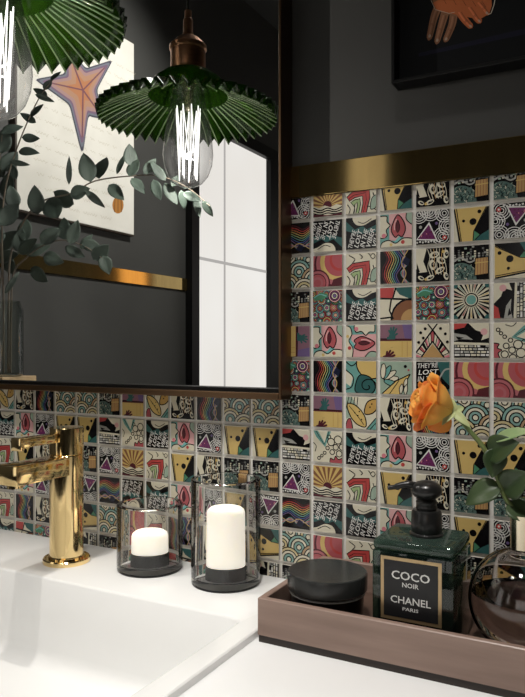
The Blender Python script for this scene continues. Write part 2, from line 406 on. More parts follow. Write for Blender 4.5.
# lips and clouds
a = Art('teal'); a.poly([(.28, 1), (1, 1), (1, .1), (.3, .2)], 'lpink'); a.poly([(.3, 0), (1, 0), (1, .2), (.6, .3)], 'aqua')
a.blob([(-.1, .9), (.2, .95), (.22, .78), (.32, .66), (.2, .52), (.22, .34), (.02, .28), (-.1, .5)], 'cream', .035); a.blob([(.1, -.1), (.05, .12), (.28, .2), (.5, .1), (.75, .24), (1.1, .16), (1, -.1)], 'cream', .035)
a.blob([(.9, 1.1), (.82, .86), (.92, .7), (1.1, .62), (1.1, 1)], 'sage', .03); a.circ(.12, .35, .07, 'pink'); a.circ(.72, .12, .06, 'red'); a.circ(.35, .06, .05, 'yellow')
a.blob([(.56, .96), (.40, .7), (.36, .48), (.48, .28), (.58, .34), (.7, .28), (.80, .5), (.74, .76)], 'rose', .035); a.blob([(.56, .8), (.50, .58), (.56, .42), (.63, .58)], 'maroon', .02); a.curve([(.46, .5), (.46, .68), (.53, .84)], .04, 'lpink'); D['H'] = a; D['I'] = a.turned(3)
# lace
a = Art('black')
for (x, y) in ((.1, .9), (.45, .95), (.85, .88), (.95, .5), (.78, .2), (.35, 1.05)):
    for r in (.26, .19, .12, .06): a.arc(x, y, r, 0, 2 * PI, .022, 'white', 18)
a.poly([(.40, .66), (.0, .14), (.66, .08)], 'white'); a.poly([(.39, .58), (.05, .17), (.6, .13)], 'purple')
for i in range(16):
    u, v = rnd.random(), rnd.random()
    if u + v > 1: u, v = 1 - u, 1 - v
    a.circ(.39 + u * -.32 + v * .2, .56 + u * -.38 + v * -.42, .02, rnd.choice(['maroon', 'violet', 'pink']), 6)
for i in range(9): a.circ(.04 + i * .085, .06 + .02 * (i % 2), .03, 'white', 8)
a.circ(.86, .16, .07, 'red', 12); a.circ(.86, .16, .03, 'white', 8); a.circ(.14, .52, .05, 'lgrey', 8); a.circ(.62, .6, .045, 'violet', 8); a.circ(.75, .5, .03, 'white', 8)
D['J'] = a; D['J2'] = a.turned(2)
# ink monster
a = Art('black'); a.poly([(0, 1), (.32, 1), (.22, .62), (.34, .3), (.1, .28), (0, .4)], 'cream'); a.poly([(.02, .6), (.12, .3), (.02, .3)], 'black')
for x, y, rx, ry, ro in ((.55, .8, .15, .1, .3), (.75, .62, .14, .1, -.5), (.5, .5, .1, .16, .2), (.72, .33, .16, .08, .5), (.9, .8, .08, .13, 0), (.42, .12, .14, .07, .4), (.15, .12, .1, .06, -.5), (.9, .15, .07, .12, .3)):
    a.circ(x, y, rx, 'cream', 14, ry, ro); a.circ(x + .02, y, rx * .62, 'black', 12, ry * .5, ro); a.circ(x + .03, y + .02, rx * .3, 'lgrey', 8, ry * .22, ro)
for i in range(7): a.curve([(.35 + .09 * i, .98), (.42 + .07 * i, .72), (.36 + .09 * i, .45), (.44 + .08 * i, .2)], .018, ('cream', 'tan')[i % 3 == 2])
a.circ(.82, .88, .05, 'yellow', 8); a.circ(.3, .08, .045, 'yellow', 8); D['K'] = a
# sketched city
a = Art('black')
for i in range(9): a.poly([(i * .115, .58), (i * .115 + .06, .58), (i * .115 + .06, .75 + .2 * ((i * 37) % 10) / 10), (i * .115, .75 + .2 * ((i * 37) % 10) / 10)], ('lgrey', 'grey', 'cream')[i % 3])
for i in range(5): a.stroke([(0, .64 + .07 * i), (1, .66 + .07 * i)], .02, 'black')
a.curve([(.0, .56), (.2, .66), (.45, .52), (.65, .6)], .05, 'lgrey'); a.blob([(-.1, -.1), (-.05, .4), (.2, .52), (.5, .42), (.62, .2), (.6, -.1)], 'dsage', .02)
for i in range(60):
    x, y, t = rnd.uniform(.0, .56), rnd.uniform(.0, .44), rnd.uniform(0, 6); a.arc(x, y, .035, t, t + 2.6, .016, ('sage', 'black', 'cream', 'black', 'dteal')[i % 5], 4)
for i in range(14):
    x, y = rnd.uniform(.0, .95), rnd.uniform(.52, .95); a.poly([(x, y), (x + .07, y), (x + .07, y + .05), (x, y + .05)], ('lgrey', 'sage', 'black', 'grey')[i % 4])
a.poly([(.60, .12), (.98, .16), (.98, .64), (.62, .62)], 'tan'); a.stroke([(.60, .12), (.98, .16), (.98, .64), (.62, .62)], .03, 'black', True)
for i in range(4): a.stroke([(.68 + .08 * i, .14), (.69 + .08 * i, .62)], .014, 'brown')
a.stroke([(.61, .48), (.98, .5)], .03, 'yellow'); D['L'] = a
# sunrise
a = Art('yellow')
for i in range(11):
    a0 = -.1 + (PI + .2) * i / 11; a1 = a0 + (PI + .2) / 22
    a.poly([(.5, .34), (.5 + 1.2 * cos(a0), .34 + 1.2 * sin(a0)), (.5 + 1.2 * cos(a1), .34 + 1.2 * sin(a1))], 'brown')
a.circ(.5, .34, .15, 'maroon', 20); a.poly([(0, 0), (1, 0), (1, .3), (.8, .36), (.6, .28), (.4, .35), (.2, .28), (0, .36)], 'cream')
for i in range(3): a.curve([(0, .3 - .09 * i), (.25, .2 - .07 * i), (.5, .26 - .08 * i), (.75, .18 - .06 * i), (1, .26 - .09 * i)], .04, 'black')
a.poly([(0, .0), (1, 0), (1, .07), (.5, .03), (0, .09)], 'maroon'); a.stroke([(0, .985), (1, .985)], .03, 'gold'); D['M'] = a
# sunburst wheel
a = Art('cream')
for i in range(26):
    t = 2 * PI * i / 26; a.poly([(.5 + .22 * cos(t - .03), .55 + .22 * sin(t - .03)), (.5 + .75 * cos(t - .06), .55 + .75 * sin(t - .06)), (.5 + .75 * cos(t + .06), .55 + .75 * sin(t + .06)), (.5 + .22 * cos(t + .03), .55 + .22 * sin(t + .03))], 'black')
    if i % 2: a.poly([(.5 + .24 * cos(t + .1), .55 + .24 * sin(t + .1)), (.5 + .52 * cos(t + .09), .55 + .52 * sin(t + .09)), (.5 + .52 * cos(t + .16), .55 + .52 * sin(t + .16))], ('teal', 'yellow', 'rose')[i % 3])
a.circ(.5, .55, .2, 'black', 20); a.circ(.5, .55, .165, 'cream', 20); a.circ(.5, .55, .14, 'teal', 20)
for x, y in ((.04, .04), (.96, .04), (.04, .97), (.96, .97)): a.circ(x, y, .08, 'dteal', 10)
D['N'] = a
# little wheels
a = Art('rose'); cc = ['teal', 'cream', 'orange', 'pink', 'violet', 'green', 'yellow', 'red', 'aqua', 'mauve']
for i in range(26):
    x, y = (i % 5) * .24 + .06 * ((i // 5) % 2), (i // 5) * .23 + rnd.uniform(-.03, .03); r = rnd.choice([.11, .13, .15])
    k = rnd.randrange(10); a.ringed(x, y, [(r, cc[k]), (r * .72, cc[(k + 1) % 10]), (r * .42, cc[(k + 4) % 10])], .018, 12); a.circ(x, y, r * .2, cc[(k + 7) % 10], 8)
a.ringed(.76, .82, [(.21, 'lpink'), (.16, 'purple'), (.11, 'cream'), (.06, 'violet')], .02, 18); a.poly([(.0, .78), (.3, .95), (.55, .86), (.4, .72), (.1, .68)], 'green'); a.curve([(.05, .78), (.25, .88), (.48, .82)], .03, 'aqua'); D['O'] = a
# hand prints
def hand(a, x, y, s, ang, col):
    for k, (da, l) in enumerate(((-.85, .62), (-.35, .95), (-.02, 1.0), (.3, .92), (.62, .72))):
        t = ang + da; a.stroke([(x, y), (x + s * l * cos(t), y + s * l * sin(t))], s * .2, col); a.circ(x + s * l * cos(t), y + s * l * sin(t), s * .1, col, 8)
    a.circ(x, y, s * .38, col, 14)
a = Art('mauve'); a.poly([(0, .5), (.0, 0), (1, 0), (1, .5)], 'yellow'); a.poly([(0, .5), (1, .5), (1, .56), (0, .58)], 'black'); a.poly([(.7, 1), (1, 1), (1, .56), (.78, .58)], 'violet')
hand(a, .38, .62, .30, 1.4, 'dteal'); a.stroke([(.3, .3), (.32, .62)], .2, 'dteal'); a.poly([(0, .5), (.0, .3), (1, .3), (1, .5)], 'yellow'); a.stroke([(0, .52), (1, .52)], .05, 'maroon')
hand(a, .18, -.06, .32, .75, 'maroon'); a.stroke([(.86, .02), (.86, .48)], .02, 'tan'); a.stroke([(.7, .02), (.7, .48)], .015, 'gold'); D['P'] = a; D['P2'] = a.turned(3)
# ladder chevron
a = Art('cream'); a.poly([(.18, 0), (.5, .40), (.82, 0)], 'tan')
for sx in (-1, 1):
    p0, p1 = Vector((.5, .82)), Vector((.5 + sx * .62, -.02)); q0, q1 = Vector((.5, .48)), Vector((.5 + sx * .38, -.05))
    for i in range(7):
        t, u = i / 7, (i + .62) / 7
        a.poly([tuple(p0.lerp(p1, t)), tuple(p0.lerp(p1, u)), tuple(q0.lerp(q1, u)), tuple(q0.lerp(q1, t))], ('rose', 'cream', 'pink', 'black')[i % 4])
        a.stroke([tuple(p0.lerp(p1, u)), tuple(q0.lerp(q1, u))], .022, 'black')
    a.stroke([tuple(p0), tuple(p1)], .045, 'black'); a.stroke([tuple(q0), tuple(q1)], .04, 'black'); a.stroke([(.5, .82), (.5 - sx * .14, 1)], .04, 'black')
for x, y in ((.14, .74), (.28, .86), (.74, .86), (.88, .7), (.08, .45), (.94, .46), (.22, .58)): a.circ(x, y, .045, 'black', 10)
D['Q'] = a
# torn newsprint
a = Art('black'); a.poly([(0, 1), (.38, 1), (.3, .88), (0, .82)], 'red'); a.poly([(.42, 1), (1, 1), (1, .58), (.78, .5), (.86, .72), (.62, .8)], 'cream'); a.circ(.86, .75, .1, 'lpink', 10)
a.poly([(0, .72), (.35, .66), (.55, .52), (.2, .54), (0, .48)], 'lgrey'); a.poly([(.05, .62), (.3, .58), (.12, .52)], 'black'); a.poly([(0, .46), (1, .42), (1, .36), (0, .38)], 'cream')
for r in range(4):
    x = .02
    while x < 1:
        w = rnd.uniform(.05, .16); a.poly([(x, .05 + r * .085), (x + w, .05 + r * .085), (x + w, .105 + r * .085), (x, .11 + r * .085)], rnd.choice(['cream', 'lgrey', 'black', 'white'])); x += w + .025
D['R'] = a; D['R2'] = a.turned(1)
# bubbles
a = Art('cream'); a.poly([(0, 1), (.16, 1), (.4, .62), (.5, 1), (.62, 1), (.42, .48), (.1, .8)], 'teal'); a.stroke([(.1, .98), (.38, .56), (.55, 1)], .025, 'black')
for x, y, r in ((.62, .66, .12), (.78, .5, .09), (.66, .34, .08), (.5, .46, .06), (.86, .74, .13), (.9, .3, .1), (.4, .3, .05), (.3, .2, .045), (.2, .12, .05), (1, .52, .1), (.55, .82, .06)): a.arc(x, y, r, 0, 2 * PI, .03, 'black', 16)
a.blob([(.62, -.1), (.6, .14), (.72, .1), (.78, .22), (.88, .12), (1.1, .2), (1, -.1)], 'rose', .03); a.curve([(0, .62), (.1, .5), (.06, .32)], .025, 'black'); D['S'] = a; D['S2'] = a.turned(3)
# almond leaf
a = Art('cream'); a.poly([(0, 1), (.2, 1), (.5, .5), (.0, .3)], 'sage')
for i in range(4): a.stroke([(.1 + .1 * i, 1), (.0 + .12 * i, .62)], .025, 'black')
a.blob([(.05, .78), (.35, .72), (.62, .42), (.66, .08), (.35, .16), (.12, .45)], 'yellow', .035); a.curve([(.1, .72), (.34, .46), (.6, .14)], .02, 'black')
a.blob([(1.05, .95), (.72, .86), (.62, .5), (.86, .5), (1.05, .7)], 'gold', .035)
for x, y in ((.3, .5), (.4, .42), (.45, .55), (.8, .7), (.86, .8), (.52, .3)): a.circ(x, y, .025, 'black', 8)
a.blob([(.0, -.05), (.04, .24), (.16, .3), (.22, -.05)], 'rose', .03); a.poly([(.7, 0), (1, 0), (1, .35)], 'teal'); a.stroke([(.68, 0), (1, .37)], .03, 'black'); a.stroke([(.8, 0), (1, .22)], .025, 'black'); D['T'] = a
# snail
a = Art('teal'); a.circ(.85, .95, .52, 'black', 24); a.circ(.85, .95, .48, 'yellow', 24); a.poly([(0, .7), (.25, .5), (.15, .2), (0, .3)], 'cream'); a.curve([(0, .72), (.24, .5), (.2, .2), (0, .1)], .035, 'black')
a.blob([(.3, .12), (.45, .55), (.8, .5), (.98, .2), (.8, -.05), (.45, -.02)], 'dteal', .035); sp = [(.72 + (.30 - .021 * i) * cos(.55 * i), .22 + (.27 - .019 * i) * sin(.55 * i)) for i in range(14)]
a.curve(sp, .035, 'black', 4); a.curve([(0, .98), (.2, .85), (.38, .98)], .035, 'black'); D['U'] = a
# daisy
a = Art('sage')
for t, c in ((.15, 'cream'), (.6, 'cream'), (1.05, 'teal'), (1.5, 'cream'), (-.3, 'teal')):
    a.circ(.05 + .46 * cos(t), .42 + .46 * sin(t), .05, 'black', 10); a.circ(.08 + .28 * cos(t), .42 + .28 * sin(t), .25, 'black', 16, .10, t); a.circ(.08 + .28 * cos(t), .42 + .28 * sin(t), .22, c, 16, .07, t)
a.poly([(.06, 0), (.62, 0), (.95, .62), (.5, .4)], 'yellow'); a.stroke([(.06, 0), (.5, .4), (.95, .62)], .035, 'black'); a.stroke([(.62, 0), (.95, .62)], .035, 'black'); a.stroke([(.3, 0), (.6, .42)], .025, 'black')
for x, y in ((.66, .12), (.8, .3), (.8, .1)): a.blob([(x, y - .12), (x + .07, y + .05), (x + .04, y + .2), (x - .05, y + .05)], 'cream', .025)
a.circ(.8, .85, .05, 'black', 10); a.circ(.9, .74, .035, 'rose', 8); D['V'] = a
# colour blocks
a = Art('cream'); a.poly([(0, 1), (.45, 1), (.4, .66), (0, .7)], 'red'); a.poly([(.45, 1), (1, 1), (1, .62), (.62, .78)], 'dteal'); a.circ(.95, .05, .62, 'black', 24); a.circ(.95, .05, .56, 'brown', 24); a.circ(1.0, .0, .34, 'tan', 20)
a.poly([(0, .66), (.36, .64), (.3, .36), (0, .34)], 'cream'); a.stroke([(0, .68), (.4, .66), (.5, 1)], .06, 'black'); a.stroke([(.4, .66), (1, .62)], .06, 'black'); a.stroke([(0, .06), (.4, .1)], .05, 'black'); a.stroke([(.36, .66), (.3, .3), (.42, .04)], .05, 'black'); D['W'] = a
for k in list(D): D[k].clipped()
D['A1'] = D['A'].turned(1)
PANEL = {-1: 'J M E A K L L', 0: 'B G F H J A J2', 1: 'C D E B2 K L A1', 2: 'L O F W O N R2', 3: 'P2 H I P Q R S2', 4: 'O B2 U V F2 D D', 5: 'L P T K B2 C C', 6: 'R S F H J A A'}
def lay_art(mb, art, fn, step=1.0e-5, base=0):
    """fn(u, v, height) -> place"""
    if art.bg: mb.add([fn(0, 0, 0), fn(1, 0, 0), fn(1, 1, 0), fn(0, 1, 0)], [(0, 1, 2, 3)], art.bg)
    for q, c, l in art.it: mb.add([fn(u, v, (l + base) * step) for u, v in q], [tuple(range(len(q)))], c)

# ------------------------------------------------------------------ the room
XL, XR, YR, ZC = -.5, 2.3, -4.3, 2.7
ROW0 = 1.3724; TOPZ = ROW0 + .034; BANDZ = TOPZ + .0455; DECK = .85; LOW = .8405
mb = MB(); mb.box(XL - .1, XR + .1, .0, .12, 0, ZC); wall_back = structure(mb.build('wall_back', M['paint']))
mb = MB(); mb.box(XL, 1.35, -.0015, 0, LOW - .02, TOPZ); structure(mb.build('grout', M['grout'], wall_back))
# tiles: seven by eight printed designs repeated over the splashback
T = .05; G = .0040; TH = .0046; mb = MB()
for c in range(-10, 27):
    for r in range(-1, 11):
        x0, x1 = c * T + G / 2, (c + 1) * T - G / 2
        z1, z0 = ROW0 - r * T - G / 2, ROW0 - (r + 1) * T + G / 2
        if z1 > TOPZ: 
            z1c = TOPZ
        else: z1c = z1
        if z1 < DECK - .01: continue
        hid = c <= 10 and r <= 4
        b = .0009; y = -TH
        edge = lin((190, 186, 176))
        A = [(x0, -.001, z0), (x1, -.001, z0), (x1, -.001, z1c), (x0, -.001, z1c)]; B = [(x0 + b, y, z0 + b), (x1 - b, y, z0 + b), (x1 - b, y, z1c - b), (x0 + b, y, z1c - b)]
        if hid and not (r == 4):
            mb.add(A + B, [(0, 1, 5, 4), (1, 2, 6, 5), (2, 3, 7, 6), (3, 0, 4, 7), (4, 5, 6, 7)], edge); continue
        mb.add(A + B, [(0, 1, 5, 4), (1, 2, 6, 5), (2, 3, 7, 6), (3, 0, 4, 7)], edge)
        art = D[PANEL[((r + 1) % 8) - 1].split()[(c - 11) % 7]]
        zt = z1 - b; xa = x0 + b; ww = x1 - x0 - 2 * b; hh = z1 - z0 - 2 * b
        vmax = (z1c - b - (z0 + b)) / hh
        if vmax < .999:
            sub = Art(None); sub.bg = None
            k = [([(0, 0), (1, 0), (1, 1), (0, 1)], art.bg, 0)] + art.it
            for q, cc_, l in k:
                q = clip([(u, v / vmax) for u, v in q])
                if len(q) > 2: sub.it.append(([(u, v * vmax) for u, v in q], cc_, l))
            art = sub
        lay_art(mb, art, lambda u, v, h: (xa + u * ww, y - h, z0 + b + v * hh))
tl = mb.build('tile_mosaic', M['tile'], wall_back, fix=False); tl['label'] = 'small square printed tiles in many colours'; tl['kind'] = 'structure'
mb = MB(); mb.box(XL - .1, XL, YR, 0, 0, ZC); wall_left = structure(mb.build('wall_left', M['paint']))
mb = MB(); mb.box(XR, XR + .1, YR, 0, 0, ZC); structure(mb.build('wall_right', M['paint']))
mb = MB(); mb.box(XL - .1, XR + .1, YR - .1, YR, 0, ZC); structure(mb.build('wall_rear', M['paint']))
mb = MB(); mb.box(XL - .1, XR + .1, YR - .1, .12, -.1, 0); structure(mb.build('floor', M['floor']))
mb = MB(); mb.box(XL - .1, XR + .1, YR - .1, .12, ZC, ZC + .1); structure(mb.build('ceiling', M['ceil']))
mb = MB(); mb.box(XL + .004, XR, -.007, 0, TOPZ, BANDZ, .0008, 1); structure(mb.build('trim_1', M['brass_band'], smooth=30))
WY0, WY1 = -1.338, -1.925   # daylit pane in the left wall
mb = MB(); mb.box(XL, XL + .007, -1.288, 0, TOPZ, BANDZ, .0008, 1); structure(mb.build('trim_2', M['brass_band'], smooth=30))
def window(name, y0, y1, z0, z1, jl, jr, mullions, rails):
    mb = MB(); mb.box(XL, XL + .006, y1, y0, z0, z1); w = structure(mb.build(name, M['frosted']))
    mb = MB(); mb.box(XL, XL + .03, y0, y0 + jl, z0 - .05, z1 + .05); mb.box(XL, XL + .03, y1 - jr, y1, z0 - .05, z1 + .05)
    mb.box(XL, XL + .03, y1, y0, z1, z1 + .05); mb.box(XL, XL + .03, y1, y0, z0 - .05, z0); mb.build('window_frame', M['black_frame'], w)
    mb = MB()
    for y in mullions: mb.box(XL + .004, XL + .0075, y - .006, y + .006, z0, z1)
    for z in rails: mb.box(XL + .004, XL + .0075, y1, y0, z - .006, z + .006)
    mb.build('glazing_bar_shadow', emit('dimmed_pane_glow', (1, .95, .92), .50), w); return w  # dimmer glow laid over the pane for the bars' shadow
window('window_1', WY0, WY1, .80, 2.055, .05, .20, [-1.56], [1.54])
window('added_window_2', -2.88, -3.62, 1.3, 2.5, .05, .05, [], [])  # unseen window, added as the bright patch the brass band reflects

mb = MB(); mb.box(.35, 1.95, YR, YR + .006, .85, 2.25); w3 = structure(mb.build('added_window_3', M['frosted']))  # unseen window added for bright reflections in glass and gold
mb = MB()
for x in (.30, 1.12, 1.95): mb.box(x, x + .05, YR, YR + .03, .80, 2.30)
mb.box(.35, 1.95, YR, YR + .03, .80, .85); mb.box(.35, 1.95, YR, YR + .03, 2.25, 2.30); mb.build('window_frame', M['black_frame'], w3)
# ------------------------------------------------------------------ mirror
MX0, MX1, MZ0, MZ1, MD = -.44, .5674, 1.1135, 2.12, .037
mir = thing('mirror', 'large wall mirror in a thin bronze frame above the washbasin', 'mirror', ((MX0 + MX1) / 2, 0, MZ0))
mb = MB(); s, bt = .0045, .0095
mb.box(MX0, MX0 + s, -MD, -.0005, MZ0, MZ1, .0008, 1); mb.box(MX1 - s, MX1, -MD, -.0005, MZ0, MZ1, .0008, 1)
mb.box(MX0 + s, MX1 - s, -MD, -.0005, MZ0, MZ0 + bt, .0008, 1); mb.box(MX0 + s, MX1 - s, -MD, -.0005, MZ1 - bt, MZ1, .0008, 1)
mb.build('mirror_frame', M['bronze'], mir, 30)
mb = MB(); mb.box(MX0 + s, MX1 - s, -.024, YM - .0005, MZ0 + bt, MZ0 + bt + .0055); mb.box(MX1 - s - .0055, MX1 - s, -.024, YM - .0005, MZ0 + bt + .0055, MZ1 - bt); mb.build('dark_rail_strip', M['black_frame'], mir)  # added black strips imitating the dark inner rail reflected in the glass
mb = MB(); mb.box(MX0 + s, MX1 - s, YM, -.0005, MZ0 + bt, MZ1 - bt); mb.build('mirror_glass', M['mirror'], mir)

# ------------------------------------------------------------------ worktop and washbasin
BX0, BX1, BY0, BY1 = -.30, .581, -.54, -.1685
mb = MB()
lo = [rrect(BX0 - .02, BX1 + .012, BY0 - .02, BY1 + .02, .03, .79), rrect(XL + .001, XR - .001, -.66, -.0055, .002, .79), rrect(XL + .001, XR - .001, -.66, -.0055, .002, LOW - .001), rrect(XL + .002, XR - .002, -.659, -.006, .002, LOW),
      rrect(BX0 - .02, BX1 + .012, BY0 - .02, BY1 + .02, .03, LOW), rrect(BX0 - .02, BX1 + .012, BY0 - .02, BY1 + .02, .03, .79)]
mb.loops(lo, cap1=False); ct = mb.build('countertop', M['counter'], None, 30)
tag(ct, 'long white worktop the wooden tray stands on', 'countertop')
mb = MB(); e = .612
def bowl(i, z, r): return rrect(BX0 + i, BX1 - i, BY0 + i, BY1 - i, r, z)
lo = [rrect(-.47, e, -.62, -.0055, .002, LOW), rrect(-.47, e, -.62, -.0055, .002, DECK - .0015), rrect(-.4685, e - .0015, -.6185, -.0065, .002, DECK), bowl(-.002, DECK, .016), bowl(-.0005, DECK - .0006, .016), bowl(.0015, DECK - .0035, .016), bowl(.006, DECK - .06, .018), bowl(.010, DECK - .10, .022)]
for i in range(1, 6):
    t = PI / 2 * i / 5; lo.append(bowl(.010 + .022 * (1 - cos(t)), DECK - .10 - .022 * sin(t), .024 + .02 * i / 5))
lo.append(bowl(.15, DECK - .126, .03))
mb.loops(lo); wb = mb.build('washbasin', M['white'], None, 40)
tag(wb, 'white rectangular washbasin with a flat rear deck below the mirror', 'sink')

# ------------------------------------------------------------------ faucet
fx, fy = .215, -.0946
fa = thing('faucet', 'polished gold basin faucet with a flat spout on the washbasin deck', 'faucet', (fx, fy, DECK))
mb = MB(); mb.lathe([(0, DECK), (.0365, DECK), (.0368, DECK + .001), (.0365, DECK + .006), (.035, DECK + .0078), (0, DECK + .0078)], (fx, fy, 0), 56); mb.build('base_flange', M['gold'], fa, 30)
J = CAM.z - .1667; TP = CAM.z - .124
mb = MB(); mb.lathe([(0, DECK + .0078), (.0285, DECK + .0078), (.0285, DECK + .010), (.0262, DECK + .0115), (.0262, J - .001), (.0255, J), (0, J)], (fx, fy, 0), 56); mb.build('column', M['gold'], fa, 30)
mb = MB(); mb.lathe([(0, J + .0006), (.0258, J + .0006), (.0266, J + .0015), (.0266, TP - .001), (.0256, TP), (0, TP)], (fx, fy, 0), 56); hd = mb.build('handle', M['gold'], fa, 30)
mb = MB(); mb.box(fx - .008, fx + .010, fy - .098, fy - .02, TP - .021, TP - .007, .0012); mb.box(fx - .009, fx + .011, fy - .104, fy - .096, TP - .025, TP - .006, .001); lv = mb.build('lever', M['gold'], hd, 30)
mb = MB(); mb.box(fx - .021, fx + .021, fy - .120, fy - .01, J - .030, J - .0015, .0012); mb.build('spout', M['gold'], fa, 30)
mb = MB(); mb.lathe([(0, J - .036), (.010, J - .036), (.0115, J - .0355), (.0115, J - .029), (0, J - .029)], (fx, fy - .104, 0), 24); mb.build('aerator', M['gold'], fa, 30)

# ------------------------------------------------------------------ candle holders and candles
def holder(x, y, h, label, gl, clabel, ch):
    R = .0503
    t = thing('candle_holder', label, 'candle holder', (x, y, DECK), 'glass candle holders on the washbasin deck')
    mb = MB(); mb.lathe([(.040, DECK), (R - .002, DECK), (R - .001, DECK + .001), (R - .001, DECK + .0022), (R - .002, DECK + .0028), (.040, DECK + .0028)], (x, y, 0), 56, closed=True); mb.build('base', M['black'], t, 30)
    mb = MB(); w = .0076; z0 = DECK + .0031
    mb.lathe([(R - .001, z0), (R, z0 + .002), (R, DECK + h - .0015), (R - .0012, DECK + h), (R - w + .0012, DECK + h), (R - w, DECK + h - .0015), (R - w, z0 + .009), (R - w - .003, z0 + .007), (0, z0 + .007), (0, z0)], (x, y, 0), 64)
    mb.build('glass_cylinder', M['holder_glass'], t, 30)
    zc = z0 + .0075
    c = thing('candle', clabel, 'candle', (x, y, zc), 'cream candles in the glass holders')
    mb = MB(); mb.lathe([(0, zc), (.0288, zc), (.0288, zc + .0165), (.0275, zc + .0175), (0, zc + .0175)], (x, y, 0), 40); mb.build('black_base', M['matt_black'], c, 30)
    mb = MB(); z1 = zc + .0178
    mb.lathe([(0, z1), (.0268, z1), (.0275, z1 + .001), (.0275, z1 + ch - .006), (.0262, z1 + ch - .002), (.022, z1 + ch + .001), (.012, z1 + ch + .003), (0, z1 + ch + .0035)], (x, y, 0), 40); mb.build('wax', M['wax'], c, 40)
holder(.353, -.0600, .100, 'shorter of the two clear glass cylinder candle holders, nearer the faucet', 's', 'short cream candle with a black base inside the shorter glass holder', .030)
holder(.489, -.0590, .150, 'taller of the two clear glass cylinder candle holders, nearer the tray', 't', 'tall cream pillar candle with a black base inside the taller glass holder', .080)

# ------------------------------------------------------------------ tray
TX0, TX1, TY0, TY1 = .6185, 1.09, -.200, -.0085
TB, TT = LOW + .009, CAM.z - .2935
tr = thing('tray', 'rectangular walnut wood tray on the white worktop against the tiles', 'tray', ((TX0 + TX1) / 2, (TY0 + TY1) / 2, LOW))
mb = MB(); w = .0085
lo = [rrect(TX0, TX1, TY0, TY1, .0015, TB), rrect(TX0, TX1, TY0, TY1, .0015, TT - .001), rrect(TX0 + .001, TX1 - .001, TY0 + .001, TY1 - .001, .0015, TT), rrect(TX0 + w - .001, TX1 - w + .001, TY0 + w - .001, TY1 - w + .001, .0015, TT), rrect(TX0 + w, TX1 - w, TY0 + w, TY1 - w, .0015, TT - .001), rrect(TX0 + w, TX1 - w, TY0 + w, TY1 - w, .0015, TB)]
mb.loops(lo, cap1=False); mb.f += [tuple(i + 5 * 28 for i in range(28))] if False else []; mb.build('tray_wall', M['walnut'], tr, 30)
mb = MB(); mb.box(TX0 + w, TX1 - w, TY0 + w, TY1 - w, TB, TB + .006); mb.build('tray_floor', M['walnut_shaded'], tr)
mb = MB(); mb.box(TX0 + .001, TX1 - .004, TY0 + .002, TY1 - .004, LOW, TB); mb.build('under_block', M['under_dark'], tr)  # even dark block between tray and worktop
FL = TB + .006

# ------------------------------------------------------------------ cosmetic jar
jx, jy = .6785, -.131
jr = thing('cosmetic_jar', 'round black jar with a wide flat lid at the left end of the tray', 'jar', (jx, jy, FL))
LT = CAM.z - .2712; LB = LT - .0215
mb = MB(); mb.lathe([(0, FL), (.041, FL), (.0435, FL + .002), (.0445, LB - .003), (.0415, LB - .001), (0, LB - .001)], (jx, jy, 0), 56); mb.build('jar_body', M['black'], jr, 30)
mb = MB(); mb.lathe([(.0395, LB - .0035), (.0465, LB - .0035), (.0465, LB - .0022), (.0395, LB - .0022)], (jx, jy, 0), 56, closed=True); mb.build('silver_ring', M['letter'], jr, 30)
mb = MB(); mb.lathe([(0, LB), (.0475, LB), (.0487, LB + .0015), (.0490, LT - .003), (.0483, LT - .0008), (.047, LT), (0, LT)], (jx, jy, 0), 64); mb.build('lid', pbr('black_lid', (.026, .027, .026), .24), jr, 30)

# ------------------------------------------------------------------ perfume bottle
PX0, PX1, PY0, PY1, PT = .7480, .8405, -.166, -.080, CAM.z - .2148
pb = thing('perfume_bottle', 'square dark green glass perfume bottle with a black and gold label in the tray', 'perfume bottle', ((PX0 + PX1) / 2, (PY0 + PY1) / 2, FL))
mb = MB(); mb.box(PX0, PX1, PY0, PY1, FL, PT - .0125, .003, 2); mb.build('bottle_glass', M['bottle_glass'], pb, 35)
mb = MB(); mb.box(PX0 + .0006, PX1 - .0006, PY0 + .0006, PY1 - .0006, PT - .0124, PT, .0045, 3); sh_ = mb.build('shoulder', clear_glass('green_glass_shoulder', (.45, .62, .54), (.2, .32, .26), 1., 1.7, haze=.5, hazecol=(.085, .135, .11)), pb, 35); sh_['label'] = 'translucent green glass shoulder'
mb = MB(); mb.box(PX0 + .0045, PX1 - .013, PY0 + .004, PY1 - .012, FL + .006, PT - .019, .003, 2); mb.build('dark_perfume', pbr('dark_perfume', (.010, .012, .010), .15), pb, 35)
LX0, LX1, LZ0, LZ1, LY = .759, .8274, CAM.z - .302, CAM.z - .2322, PY0 - .0004
mb = MB(); mb.box(LX0, LX1, LY - .0005, PY0, LZ0, LZ1); lb = mb.build('label_plate', M['label_gold'], pb)
def sub(o, parent, thg):
    o.parent = parent
    if parent is thg: o.matrix_parent_inverse = Matrix.Translation(-thg.location)
    return o
bw = .0037
mb = MB(); mb.box(LX0 + bw, LX1 - bw, LY - .0008, LY - .0004, LZ0 + bw, LZ1 - bw); sub(mb.build('label_panel', M['label_black'], None), lb, pb)
def lettering(txt, cx, cz, w, h):
    Tt, _ = text_tris(txt); mb = MB()
    for t in Tt: mb.add([(cx - w / 2 + u * w, LY - .00105, cz - h / 2 + v * h) for u, v in t], [(0, 1, 2)])
    sub(mb.build('lettering', M['letter'], None, fix=False), lb, pb)
lw, lh, lcx = LX1 - LX0, LZ1 - LZ0, (LX0 + LX1) / 2
for t, f, w, h in (('COCO', .275, .63, .135), ('NOIR', .42, .27, .075), ('CHANEL', .665, .66, .115), ('PARIS', .80, .26, .055)): lettering(t, lcx, LZ1 - f * lh, w * lw, h * lh)
cx, cy = .7985, -.121
